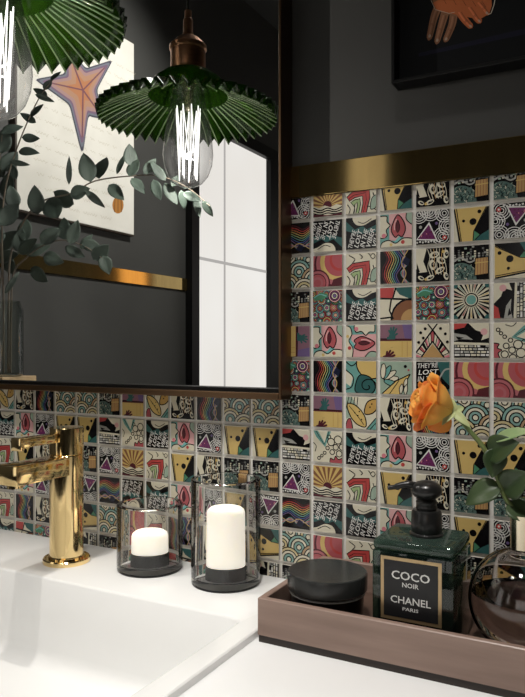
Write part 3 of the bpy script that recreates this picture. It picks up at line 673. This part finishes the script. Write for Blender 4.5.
mb = MB(); mb.lathe([(0, PT), (.0195, PT), (.0195, PT + .002), (.017, PT + .0035), (.0175, PT + .005), (.0172, PT + .026), (.0155, PT + .029), (0, PT + .029)], (cx, cy, 0), 40); mb.build('collar', M['black'], pb, 30)
mb = MB(); mb.lathe([(0, PT + .029), (.0112, PT + .029), (.0122, PT + .032), (.0112, PT + .035), (.0122, PT + .038), (.011, PT + .0405), (0, PT + .0405)], (cx, cy, 0), 32); mb.build('neck_ring', M['black_satin'], pb, 30)
mb = MB(); mb.lathe([(0, PT + .0405)] + [(.0178 * sin(PI * i / 12) ** .8, PT + .0515 - .0110 * cos(PI * i / 12)) for i in range(1, 12)] + [(0, PT + .0625)], (cx, cy, 0), 36); mb.build('cap', M['black'], pb, 40)
mb = MB(); mb.tube(smooth_path([(cx - .012, cy - .003, PT + .056), (cx - .022, cy - .008, PT + .0575), (cx - .034, cy - .012, PT + .054), (cx - .042, cy - .014, PT + .0525)], 5), [.0042] * 5 + [.0036] * 5 + [.0028] * 5 + [.002], 10); mb.build('spray_nozzle', M['black'], pb, 60)

# ------------------------------------------------------------------ round vase with the rose
vx, vy, R = .9035, -.112, .0585; VC = FL + .0545
vs = thing('bud_vase', 'round clear glass vase with a metal neck at the right of the tray', 'vase', (vx, vy, FL))
def ball(r, lo_, hi_, n=22): return [(r * cos(lo_ + (hi_ - lo_) * i / n), r * sin(lo_ + (hi_ - lo_) * i / n)) for i in range(n + 1)]
prof = [(0, -.0542)] + ball(R, -1.19, 1.30) ; inner = ball(R - .003, 1.30, -1.19); 
mb = MB(); mb.lathe(prof + [(.0132, R)] + [(.0118, R - .001)] + inner[1:] + [(0, -.0515)], (vx, vy, VC), 56); mb.build('glass_bowl', M['vase_glass'], vs, 40)
mb = MB(); NT = CAM.z - .1815; nz = NT - VC
mb.lathe([(.0128, R - .003), (.0138, R - .002), (.0140, nz - .002), (.0145, nz), (.0125, nz), (.0120, nz - .002), (.0118, R - .003)], (vx, vy, VC), 36, closed=True); mb.build('neck', M['champagne'], vs, 30)
mb = MB(); wv = R - .0036; wt = .15
mb.lathe([(0, -.0508)] + ball(wv, -1.15, wt, 14) + [(0, wv * sin(wt))], (vx, vy, VC), 48); mb.build('water', M['water'], vs, 30)

ro = thing('rose', 'single orange rose leaning left out of the round glass vase', 'rose', (vx, vy, FL + .006))
def rp(px, py, y=-.112): return on_y(px, py, y)
stem_pts = [Vector((vx + .02, vy + .015, FL + .012)), Vector((vx + .004, vy, NT - .03)), Vector((vx - .0085, vy, NT + .002)), rp(505, 497), rp(494, 468), rp(483, 447), rp(468, 429), rp(457, 417), rp(449, 409)]
sp = smooth_path(stem_pts, 6); mb = MB(); mb.tube(sp, [.0028] * (len(sp) - 14) + [.0027 - .0006 * i / 9 for i in range(10)] + [.0024, .003, .0036, .0040], 10); mb.build('stem', M['stem'], ro, 60)
def leaf_grid(base, d, nrm, L, W, curl=.2, fold=.25, shape=.75, n=9, m=4, twist=0):
    d = d.normalized(); nrm = (nrm - d * nrm.dot(d)).normalized(); sd = d.cross(nrm); P = []
    for i in range(n + 1):
        t = i / n; w = W * (max(0, sin(PI * t ** shape)) ** .85); a = curl * t
        c = base + d * (L * (sin(a) / a if abs(a) > 1e-3 else 1) * t) - nrm * (L * t * a * .5)
        ro_ = twist * t; s2 = sd * cos(ro_) + nrm * sin(ro_); n2 = nrm * cos(ro_) - sd * sin(ro_)
        P.append([c + s2 * (w * .5 * (j / m)) + n2 * (abs(j / m) * w * .5 * fold) for j in range(-m, m + 1)])
    return P
FACE = (CAM - Vector((.85, -.1, 1.1))).normalized()
def rose_leaf(p0, p1, p_dep, w, mat, tilt=.3, curl=.5, fold=.35, y0=-.112, twist=0):
    b, t = rp(*p0, y0), rp(*p1, y0 + p_dep); d = t - b
    n = (FACE + Vector((0, 0, tilt))).normalized(); mb = MB(); mb.grid(leaf_grid(b, d, n, d.length, w, curl, fold, .72, twist=twist)); mb.build('leaf', mat, ro, 70, solid=.0006)
rose_leaf((489, 455), (512, 440), -.02, .034, M['roseleaf'], .5, .6, .3)
rose_leaf((497, 448), (492, 478), -.012, .026, M['roseleaf'], .2, .3, .35)
rose_leaf((501, 486), (460, 497), -.02, .030, M['roseleaf'], .8, .9, .25)
rose_leaf((503, 490), (526, 474), -.02, .034, M['roseleaf'], .3, .4, .3)
rose_leaf((494, 441), (531, 426), -.01, .018, M['leaf_pale'], 1.2, .3, .3)
rose_leaf((508, 503), (535, 520), -.01, .03, M['roseleaf'], .8, .4, .3)
mb = MB(); mb.tube([rp(494, 468), rp(490, 455), rp(494, 441)], .0011, 8); mb.tube([rp(500, 485), rp(498, 483), rp(501, 486)], .0011, 8); mb.build('leaf_stalk', M['stem'], ro, 60)
# bloom: wrapped petals about the flower axis
BC = rp(451, 410); TIPP = rp(407, 396, -.135); ax = (TIPP - BC).normalized()
Q = Vector((0, 0, 1)).rotation_difference(ax).to_matrix()
H = .047
mb = MB(); yel, org, redc, deep = lin((255, 222, 120)), lin((255, 188, 84)), lin((240, 104, 60)), lin((246, 150, 62))
def mixc(a, b, t): return tuple(a[i] + (b[i] - a[i]) * t for i in range(3))
def petal(ang, half, r0, r1, h, flare, hue, lift=0.):
    P = []; n, m = 9, 10
    for i in range(n + 1):
        t = i / n; row = []
        for j in range(m + 1):
            q = 2 * j / m - 1
            edge = 1 - .16 * abs(q) ** 2.4 * t
            rr = (r0 + (r1 - r0) * sin(min(1, t * 1.25) * PI / 2)) + flare * max(0, t - .72) ** 2 * 12 * (1 - .3 * abs(q))
            a_ = ang + half * q * (.35 + .65 * sin(PI * min(t * .9 + .12, .62)))
            wob = .0006 * sin(q * 7 + ang * 3) * t
            row.append(BC + Q @ Vector(((rr + wob) * cos(a_), (rr + wob) * sin(a_), lift + h * t * edge)))
        P.append(row)
    def col(i, j):
        t = (i + .5) / n; e = abs(2 * (j + .5) / m - 1)
        c = mixc(yel, org, min(1, .25 + .55 * t)); c = mixc(c, hue, max(0, t - .55) * 1.5 + .12 * e); return c
    mb.grid(P, col)
rr_ = random.Random(3)
for k in range(4): petal(k * PI / 2 + .3, .95, .002, .0065, H * .93, .0, org)
for k in range(5): petal(k * 2 * PI / 5 + .1, .85, .004, .0115, H * .93, .001, org)
for k in range(5): petal(k * 2 * PI / 5 + .7, .82, .005, .0165, H * (.92 + .05 * rr_.random()), .004, deep)
for k in range(6): petal(k * 2 * PI / 6 + .35, .72, .006, .0215, H * (.78 + .12 * rr_.random()), .007, (org, redc, deep)[k % 3])
for k in range(5): petal(k * 2 * PI / 5 + .9, .70, .007, .0255, H * (.62 + .14 * rr_.random()), .012, (org, deep, redc)[k % 3])
mb.build('bloom', M['petal'], ro, 60, solid=.0005, fix=False)
mb = MB()   # one petal that has dropped open below the bloom
b, t = rp(450, 413), rp(432, 428, -.125); mb.grid(leaf_grid(b, t - b, (FACE + Vector((0, 0, -.3))), (t - b).length * 1.15, .033, .5, -.35, .8), lambda i, j: mixc(org, deep, i / 9)); mb.build('drooping_petal', M['petal'], ro, 60, solid=.0005, fix=False)
for p1, dp in (((470, 424), -.012), ((443, 421), -.02), ((466, 404), .012), ((452, 398), -.004)):
    b, t = rp(453, 412, -.115), rp(*p1, -.115 + dp); mb = MB(); mb.grid(leaf_grid(b, t - b, FACE + Vector((0, 0, .4)), (t - b).length, .0105, .7, .3, .6)); mb.build('sepal', M['sepal'], ro, 60, solid=.0005)

# ------------------------------------------------------------------ hands picture (upper right) 
hp0 = on_y(398.0, 91, 0)
HX0, HZ0, HX1, HZ1, HD = hp0.x, hp0.z, 1.25, 2.12, .030
hp = thing('hands_picture', 'black framed picture of two crossed hands high on the grey wall', 'picture', ((HX0 + HX1) / 2, 0, HZ0))
mb = MB(); s = .0045
for bx in ((HX0, HX0 + s, HZ0, HZ1), (HX1 - s, HX1, HZ0, HZ1), (HX0 + s, HX1 - s, HZ0, HZ0 + s), (HX0 + s, HX1 - s, HZ1 - s, HZ1)): mb.box(bx[0], bx[1], -HD, -.0005, bx[2], bx[3], .0006, 1)
mb.build('picture_frame', M['black_frame'], hp, 30)
mb = MB(); CY = -.008; mb.box(HX0 + s, HX1 - s, CY, -.0005, HZ0 + s, HZ1 - s); mb.build('backing', pbr('dark_print', (.007, .008, .009), .6, spec=.15), hp)
art = Art(None)
def z2p(x, y): return (380 + x / 3.62, y / 3.62)
def hpoly(pts, col): art.poly([z2p(*p) for p in pts], col)
def finger(path, ws, col, nail):
    P = smooth_path([(x, y, 0) for x, y in path], 5); n = len(P); L, Rr = [], []
    for i in range(n):
        t = (P[min(i + 1, n - 1)] - P[max(i - 1, 0)]).normalized(); q = Vector((-t.y, t.x, 0)); f = i / (n - 1); w = ws[0] + (ws[1] - ws[0]) * f
        if f > .85: w *= math.sqrt(max(.05, 1 - ((f - .85) / .15) ** 2))
        L.append(P[i] + q * w); Rr.append(P[i] - q * w)
    hpoly([(p.x, p.y) for p in L] + [(p.x, p.y) for p in reversed(Rr)], col)
    m0 = n // 6; art.stroke([z2p(p.x - ws[1] * .3, p.y) for p in P[m0:-1]], ws[1] * .16, tuple(v * 1.35 + .02 for v in col)); art.stroke([z2p(p.x + ws[1] * .62, p.y) for p in P[m0:-2]], ws[1] * .10, tuple(v * .55 for v in col))
    e_, d_ = P[-3], (P[-1] - P[-4]).normalized()
    art.circ(*z2p(e_.x, e_.y), 1.7, nail, 10, 1.2, math.atan2(d_.y, d_.x))
    m_ = P[n // 2]; q = Vector((-d_.y, d_.x, 0)) * ws[1] * .6
    for k in (-2.0, 2.0): art.stroke([z2p(m_.x - q.x + d_.x * k, m_.y - q.y + d_.y * k), z2p(m_.x + q.x + d_.x * k, m_.y + q.y + d_.y * k)], .35, lin((110, 62, 38)))
skin, skin2, dsk, nail = lin((190, 104, 60)), lin((140, 96, 68)), lin((104, 56, 34)), lin((180, 158, 140))
hpoly([(140, 192), (620, 80), (620, 104), (140, 205)], lin((7, 8, 34)))
hpoly([(190, -130), (185, 0), (200, 38), (245, 55), (292, 40), (330, 0), (350, -130)], lin((70, 44, 30)))
hpoly([(230, -300), (195, -60), (190, 0), (205, 30), (250, 52), (290, 55), (300, 20), (330, -60), (380, -300)], skin2)
for pth in ([(212, 20), (196, 62), (186, 105), (176, 146)], [(238, 38), (226, 80), (214, 122), (203, 160)], [(268, 42), (262, 84), (248, 122), (234, 152)]): finger(pth, (15, 10), skin2, nail)
hpoly([(440, -300), (400, -60), (405, 20), (395, 50), (360, 70), (300, 58), (205, 36), (192, 10), (230, -10), (300, -60), (330, -300)], skin)
art.stroke([z2p(185, 0), z2p(200, 34), z2p(250, 48), z2p(288, 40)], .5, lin((190, 180, 160)))
for pth in ([(280, 30), (300, 62), (318, 84), (334, 100)], [(315, 15), (335, 42), (350, 65), (366, 82)], [(350, 0), (368, 20), (380, 36), (392, 54)]): finger(pth, (15, 10.5), skin, nail)
art.stroke([z2p(428, -60), z2p(412, 20), z2p(402, 48), z2p(392, 52)], .8, lin((205, 196, 180)))
for i in range(5): art.stroke([z2p(225 + 36 * i, -12 + 4 * i), z2p(240 + 36 * i, 14 + 3 * i)], .5, dsk)
mb = MB()
for q, c, l in art.it: mb.add([on_y(x, y, CY - .0003 - l * 1.2e-5) for x, y in q], [tuple(range(len(q)))], c)
sub(mb.build('hands_print', M['print'], None, fix=False), hp, hp)

# ------------------------------------------------------------------ starfish picture on the left wall (seen in the mirror)
c1 = mirrored_on_left_wall(134, 44, XL + .022); c0 = mirrored_on_left_wall(134, 235, XL + .022); c2 = mirrored_on_left_wall(17, 207, XL + .022)
SY1, SY0, SZ0, SZ1 = c1.y, c2.y, c0.z, c1.z
st = thing('starfish_picture', 'cream canvas print of a starfish over handwriting, reflected in the mirror', 'picture', (XL, (SY0 + SY1) / 2, SZ0))
mb = MB(); mb.box(XL, XL + .022, SY1, SY0, SZ0, SZ1, .001, 1); mb.build('canvas', M['canvas'], st, 30)
mb = MB(); mb.box(XL, XL + .019, SY1 - .004, SY1, SZ0 - .004, SZ1 + .004); mb.box(XL, XL + .019, SY0, SY0 + .004, SZ0 - .004, SZ1 + .004); mb.box(XL, XL + .019, SY1, SY0, SZ0 - .004, SZ0); mb.box(XL, XL + .019, SY1, SY0, SZ1, SZ1 + .004); mb.build('edge_strip', pbr('dark_wood_edge', (.05, .035, .025), .5), st)
ctr = (83, 90); tips = [(110, 62), (103, 118), (82, 149), (38, 80), (66, 45)]
def star(k, dx=0, dy=0):
    """outline of a five armed starfish, shrunk by k about its middle"""
    T_ = sorted(tips, key=lambda p: math.atan2(p[1] - ctr[1], p[0] - ctr[0])); out = []; n = 5
    for i in range(n):
        a_, b_ = Vector((*T_[i], 0)), Vector((*T_[(i + 1) % n], 0)); c_ = Vector((*ctr, 0)); m_ = c_ + ((a_ - c_) * .5 + (b_ - c_) * .5) * .62
        d_ = (a_ - c_).normalized(); q_ = Vector((-d_.y, d_.x, 0))
        out += [a_ - q_ * 1.6, a_ + d_ * 1.2, a_ + q_ * 1.6, m_ + (a_ - m_) * .3]
        out += [m_, m_ + (b_ - m_) * .3]
    P = [];  m = len(out)
    for i in range(m):
        a, b, c, d = out[i - 1], out[i], out[(i + 1) % m], out[(i + 2) % m]
        for j in range(4):
            t = j / 4; p = .5 * ((2 * b) + (c - a) * t + (2 * a - 5 * b + 4 * c - d) * t * t + (3 * b - a - 3 * c + d) * t ** 3); P.append((ctr[0] + (p.x - ctr[0]) * k, ctr[1] + (p.y - ctr[1]) * k))
    return P
art = Art(None)
def dim(c): return tuple(v * .55 for v in lin(c))
art.poly(star(1.0), dim((92, 92, 108))); art.poly(star(.93), dim((140, 146, 160))); art.poly(star(.86), dim((146, 118, 146))); art.poly(star(.77), dim((204, 164, 160))); art.poly(star(.62), dim((216, 166, 134))); art.poly(star(.38), dim((222, 150, 104)))
for t in tips:
    art.stroke([ctr, (ctr[0] + (t[0] - ctr[0]) * .35, ctr[1] + (t[1] - ctr[1]) * .35), (ctr[0] + (t[0] - ctr[0]) * .8, ctr[1] + (t[1] - ctr[1]) * .8)], 1.5, lin((112, 70, 80)))
mb = MB()
def wall_pt(x, y, h): return mirrored_on_left_wall(x, y, XL + .0221 + h)
for q, c, l in art.it: mb.add([wall_pt(x, y, l * 2e-5 + .0004) for x, y in q], [tuple(range(len(q)))], c)
sub(mb.build('starfish_print', M['print'], None, fix=False), st, st)
art = Art(None); art.circ(118, 205, 5.6, lin((170, 116, 56)), 18, 8.5); 
for k in (-3, 0, 3): art.stroke([(118 + k, 198), (118 + k * 1.2, 212)], .8, lin((120, 76, 34)))
mb = MB()
for q, c, l in art.it: mb.add([wall_pt(x, y, l * 2e-5 + .0004) for x, y in q], [tuple(range(len(q)))], c)
sub(mb.build('seal_print', M['print'], None, fix=False), st, st)
mb = MB(); hw = random.Random(8)   # faint handwriting
for ln in range(15):
    z = SZ1 - .06 - ln * .039; y = SY0 - .05 - .03 * hw.random(); end = SY1 + .04 + .1 * hw.random()
    while y > end:
        L_ = hw.uniform(.02, .07); pts = []; n = int(L_ / .0035)
        for i in range(n): pts.append((y - L_ * i / n, z + .0045 * sin(i * 1.9 + hw.random()) * hw.uniform(.4, 1.4)))
        a_ = Art(None); 
        if len(pts) > 2:
            a_.stroke(pts, .0011, lin((176, 168, 148)))
            for q, c, l in a_.it: mb.add([(XL + .0223, p[0], p[1]) for p in q], [tuple(range(len(q)))], c)
        y -= L_ + .012
sub(mb.build('handwriting', M['print'], None, fix=False), st, st)

# ------------------------------------------------------------------ pendant lamp
lx, ly, RZ = .2275, -.245, CAM.z + .4617
pl = thing('pendant_lamp', 'pendant lamp with a pleated dark green glass shade hanging before the mirror', 'pendant lamp', (lx, ly, RZ))
NP = 46; RO = .178; mb = MB(); P = []
prof = [(.034, .083), (.050, .080), (.066, .068), (.076, .050), (.079, .040), (.100, .033), (.120, .026), (.140, .018), (.160, .009), (RO, .0)]
for r, z in prof:
    amp = max(0, (r - .074)) / (RO - .074) * .0085; row = []
    for i in range(NP * 2):
        t = 2 * PI * i / (NP * 2); sg = 1 if i % 2 else -1
        row.append(Vector((lx + (r + sg * amp * .25) * cos(t), ly + (r + sg * amp * .25) * sin(t), RZ + z + sg * amp)))
    P.append(row)
mb.loops(P, cap1=False); mb.build('shade', M['shade'], pl, 15, solid=.0032)
mb = MB()
for i in range(NP):
    t = 2 * PI * (2 * i) / (NP * 2); pr = []
    for r, z in prof[4:]:
        amp = max(0, (r - .074)) / (RO - .074) * .0085; pr.append((lx + (r - amp * .25) * cos(t), ly + (r - amp * .25) * sin(t), RZ + z - amp - .0016))
    mb.tube(pr, .0015, 6)
shade = [c for c in COL.objects if c.name == 'shade'][0]
SB = RZ + .078
rb_ = mb.build('ribbing', M['rib'], None, 60); rb_.parent = shade
mb = MB(); mb.lathe([(.0, SB), (.040, SB), (.041, SB + .004), (.034, SB + .010), (.0335, SB + .012), (.0345, SB + .016), (.0345, SB + .050), (.037, SB + .053), (.037, SB + .060), (.033, SB + .064), (.022, SB + .075), (.012, SB + .080), (.0095, SB + .088), (.0095, SB + .112), (.007, SB + .115), (.007, SB + .130), (0, SB + .131)], (lx, ly, 0), 40); mb.build('socket', M['copper'], pl, 30)
mb = MB(); mb.tube([(lx, ly, SB + .130), (lx, ly, ZC)], .0032, 10); mb.build('cord', M['cord'], pl, 60)
BB = CAM.z + (348.9 - 187.5) / FPX * 1.387
mb = MB(); bh = SB - BB
bp = [(0, 0), (.014, .001), (.028, .006), (.040, .017), (.0475, .032), (.050, .048), (.048, .068), (.0425, .095), (.036, .122), (.030, .148), (.026, .165)]
bp = [(r, z * bh / .165) for r, z in bp]
mb.lathe(bp, (lx, ly, BB), 40); bu = mb.build('bulb', M['bulb_glass'], pl, 60)
mb = MB(); fz0, fz1 = BB + .014, BB + bh * .72; nn = 9
for i in range(nn):
    t0, t1 = 2 * PI * i / nn, 2 * PI * (i + 1) / nn; ra, rb = .024, .0235
    A_, B_, C_ = (lx + ra * cos(t0), ly + ra * sin(t0), fz1 - .004 * (i % 3)), (lx + rb * cos(t0) * .75, ly + rb * sin(t0) * .75, fz0 + .014 * (i % 2)), (lx + ra * cos(t1), ly + ra * sin(t1), fz1)
    mb.tube([A_, B_], .0009, 6); mb.tube([B_, C_], .0009, 6)
mb.tube([(lx - .022, ly, fz0 + .05), (lx + .022, ly, fz0 + .058)], .0015, 6); mb.tube([(lx, ly - .022, fz0 + .045), (lx, ly + .022, fz0 + .05)], .0015, 6)
sub(mb.build('filament', M['filament'], None, 60), bu, pl)
mb = MB(); mb.lathe([(0, BB + bh * .70), (.006, BB + bh * .70), (.009, BB + bh * .8), (.015, BB + bh * .96), (.015, BB + bh * .995), (0, BB + bh * .995)], (lx, ly, 0), 24); sub(mb.build('bulb_stem', M['champagne'], None, 40), bu, pl)

# ------------------------------------------------------------------ shelf, vase and eucalyptus (seen in the mirror)
VB = seen_in_mirror(-2, 376, .30); sz = VB.z
mb = MB(); e_ = seen_in_mirror(15, 376, .30).x
rv = .044; hv = seen_in_mirror(5, 301, .30).z - sz
gx = seen_in_mirror(17.5, 340, .30).x - rv
mb = MB(); mb.box(XL + .0005, gx + rv * .9, VB.y - .065, VB.y + .042, sz - .018, sz, .001, 1); sh = mb.build('wall_shelf', M['shelf_wood'], None, 30)
tag(sh, 'small tan wooden shelf under the eucalyptus vase, reflected in the mirror', 'shelf')
gv = thing('glass_vase', 'clear glass cylinder vase holding eucalyptus, at the left edge of the mirror', 'vase', (gx, VB.y, sz))
mb = MB(); mb.lathe([(0, sz), (rv - .006, sz), (rv, sz + .006), (rv, sz + hv - .022), (rv - .006, sz + hv - .008), (rv - .008, sz + hv), (rv - .011, sz + hv), (rv - .009, sz + hv - .01), (rv - .003, sz + hv - .024), (rv - .003, sz + .009), (rv - .008, sz + .006), (0, sz + .006)], (gx, VB.y, 0), 48); mb.build('glass_body', M['plant_glass'], gv, 40)
base = Vector((gx, VB.y, sz + .008)); mouth = Vector((gx, VB.y, sz + hv))
lr = random.Random(11)
def vdir(ang, dep, p):   # direction that points at ANG in the reflected picture
    return (RT * cos(ang) + Vector((0, 0, 1)) * sin(ang) + FW * dep)
def mir_v(v): return Vector((v.x, -v.y, v.z))
def eucalyptus(label, stem, deps, leaves, mx=.0):
    """stem: picture points of the reflected stem; leaves: (x, y, angle degrees, length px, width px)"""
    t = thing('eucalyptus_branch', label, 'plant', base + Vector((mx, 0, 0)), 'eucalyptus branches in the glass vase')
    P3 = [base + Vector((mx, 0, 0)), mouth + Vector((mx * 1.5, mx * .3, .004))] + [seen_in_mirror(x, y, d) for (x, y), d in zip(stem, deps)]
    sp = smooth_path(P3, 6); n = len(sp); mb = MB(); mb.tube(sp, [.0026 - .0016 * i / (n - 1) for i in range(n)], 8); mb.build('stem', M['euca_stem'], t, 60)
    mb = MB()
    for (x, y, a, L, W) in leaves:
        best = min(range(len(stem)), key=lambda i: abs(stem[i][0] - x) + abs(stem[i][1] - y)); d = deps[best] + lr.uniform(-.02, .02)
        d = max(.05, d)
        w_ = on_y(x, y, YM + d); k = (w_ - CAM).dot(FW) / FPX; L, W = L * k, W * k; a = math.radians(a)
        dv = vdir(a, lr.uniform(-.35, .35), None); b_ = w_ - dv.normalized() * L * .5
        nv = -FW + RT * lr.uniform(-.5, .5) + Vector((0, 0, lr.uniform(-.4, .4)))
        b_ = Vector((b_.x, 2 * YM - b_.y, b_.z))
        mb.grid(leaf_grid(b_, mir_v(dv), mir_v(nv), L, W, lr.uniform(-.2, .5), lr.uniform(.05, .3), .78, 8, 3))
    mb.build('foliage', M['euca'], t, 70, solid=.0005); return t
eucalyptus('long eucalyptus branch arching right in front of the reflected starfish picture',
    [(12, 250), (35, 206), (72, 193), (95, 181), (130, 176), (160, 176), (188, 188), (210, 206)], [.29, .285, .285, .285, .29, .30, .312, .318],
    [(12, 197, 100, 26, 16), (36, 200, 95, 30, 17), (52, 206, 120, 30, 22), (63, 198, 150, 26, 18), (80, 192, 20, 22, 15), (95, 199, -40, 26, 8), (69, 170, 95, 34, 6), (87, 167, 100, 30, 18), (101, 166, 85, 28, 20), (121, 162, 70, 26, 7),
     (130, 155, 95, 22, 15), (116, 192, -45, 24, 13), (134, 168, 60, 20, 14), (138, 186, -50, 22, 12), (150, 166, 50, 20, 10), (158, 171, 130, 24, 10), (157, 190, -70, 22, 12), (171, 194, -60, 26, 12), (176, 180, 60, 16, 9), (183, 200, -80, 20, 9), (192, 197, -20, 20, 10), (198, 208, -75, 22, 8), (208, 209, -55, 20, 8)], .012)
eucalyptus('dark upright eucalyptus sprig crossing the left side of the reflected starfish picture',
    [(2, 230), (6, 185), (20, 140), (38, 100), (54, 78)], [.27, .25, .235, .225, .22],
    [(31, 138, -5, 20, 9), (28, 151, 0, 22, 10), (20, 163, -8, 22, 6), (37, 110, 60, 20, 10), (45, 98, -15, 20, 6), (40, 92, 150, 18, 8), (12, 170, 120, 24, 10), (28, 118, 150, 18, 8), (48, 84, 60, 16, 7), (56, 76, 40, 14, 6)], -.004)
eucalyptus('low eucalyptus branch with drooping grey green leaves in front of the reflected grey wall',
    [(14, 272), (26, 258), (42, 246), (62, 240), (84, 246), (102, 258)], [.29, .285, .28, .27, .265, .26],
    [(20, 240, 80, 26, 16), (28, 246, 30, 28, 14), (38, 250, 20, 26, 14), (50, 235, 40, 26, 16), (53, 259, -20, 22, 15), (64, 228, 100, 26, 16), (74, 232, 70, 26, 14), (86, 241, 55, 20, 9), (92, 246, -20, 22, 13), (101, 252, 40, 24, 16), (106, 265, -70, 20, 14), (40, 275, -35, 26, 14), (8, 262, 110, 26, 14), (24, 228, 100, 28, 16), (75, 252, -30, 22, 12), (12, 282, 60, 28, 6)], .02)
eucalyptus('shortest dark eucalyptus branch rising straight up at the left edge of the mirror',
    [(2, 270), (0, 240), (-2, 200), (0, 160), (2, 135)], [.29, .285, .28, .275, .27],
    [(8, 240, 40, 30, 17), (-6, 232, 130, 30, 18), (9, 214, 55, 30, 18), (-4, 205, 120, 30, 18), (8, 185, 70, 30, 17), (10, 160, 60, 28, 16), (-4, 165, 120, 28, 16), (4, 140, 80, 28, 16), (12, 128, 40, 24, 14), (6, 256, 10, 26, 14)], -.018)

# ------------------------------------------------------------------ light
def area(name, loc, target, sx, sy, power, col=(1, 1, 1)):
    l = bpy.data.lights.new(name, 'AREA'); l.shape = 'RECTANGLE'; l.size = sx; l.size_y = sy; l.energy = power; l.color = col
    o = bpy.data.objects.new(name, l); COL.objects.link(o); o.location = loc
    o.rotation_euler = (Vector(target) - Vector(loc)).to_track_quat('-Z', 'Y').to_euler(); return o
def spot(name, loc, target, power, ang, blend=.6, size=.06, col=(1, .97, .92)):
    l = bpy.data.lights.new(name, 'SPOT'); l.energy = power; l.spot_size = math.radians(ang); l.spot_blend = blend; l.shadow_soft_size = size; l.color = col
    o = bpy.data.objects.new(name, l); COL.objects.link(o); o.location = loc
    o.rotation_euler = (Vector(target) - Vector(loc)).to_track_quat('-Z', 'Y').to_euler(); return o
spot('ceiling_downlight', (.85, -.80, 2.66), (.78, -.42, .85), 102, 52, 1.0, .10)
spot('basin_fill_spot', (.30, -.95, 2.66), (.22, -.22, .85), 46, 50, 1.0, .12)  # unseen fill spot, added to lighten the spout's shadow in the basin
spot('canvas_fill_spot', (.62, -.85, 2.66), (-.5, -.74, 1.75), 118, 60, .8, .05)  # unseen spot added to brighten the starfish canvas
area('warm_wall_lamp', (2.15, YR + .05, 1.80), (.4, 0, 1.2), .25, .6, 1.3, (1, .55, .22))
pt = bpy.data.lights.new('bulb_glow', 'POINT'); pt.energy = 9; pt.color = (1, .95, .88); pt.shadow_soft_size = .004
o = bpy.data.objects.new('bulb_glow', pt); COL.objects.link(o); o.location = (lx, ly, BB + .06)
w = bpy.data.worlds.new('room_air'); S.world = w; w.use_nodes = True
w.node_tree.nodes['Background'].inputs[0].default_value = (.5, .5, .5, 1); w.node_tree.nodes['Background'].inputs[1].default_value = .05

# ------------------------------------------------------------------ camera and colour
cam = bpy.data.cameras.new('camera'); co = bpy.data.objects.new('camera', cam); COL.objects.link(co)
cam.sensor_fit = 'HORIZONTAL'; cam.sensor_width = 36; cam.lens = 36 * FPX / 525; cam.clip_start = .01
co.location = CAM; co.rotation_euler = (PI / 2 + .0006, 0, YAW); S.camera = co
S.view_settings.view_transform = 'Standard'; S.view_settings.look = 'None'; S.view_settings.gamma = 1; S.view_settings.use_curve_mapping = False
S.view_settings.exposure = 0.0
S.cycles.max_bounces = 14; S.cycles.transparent_max_bounces = 24; S.cycles.glossy_bounces = 6
S.cycles.use_denoising = True; S.cycles.sample_clamp_indirect = 6
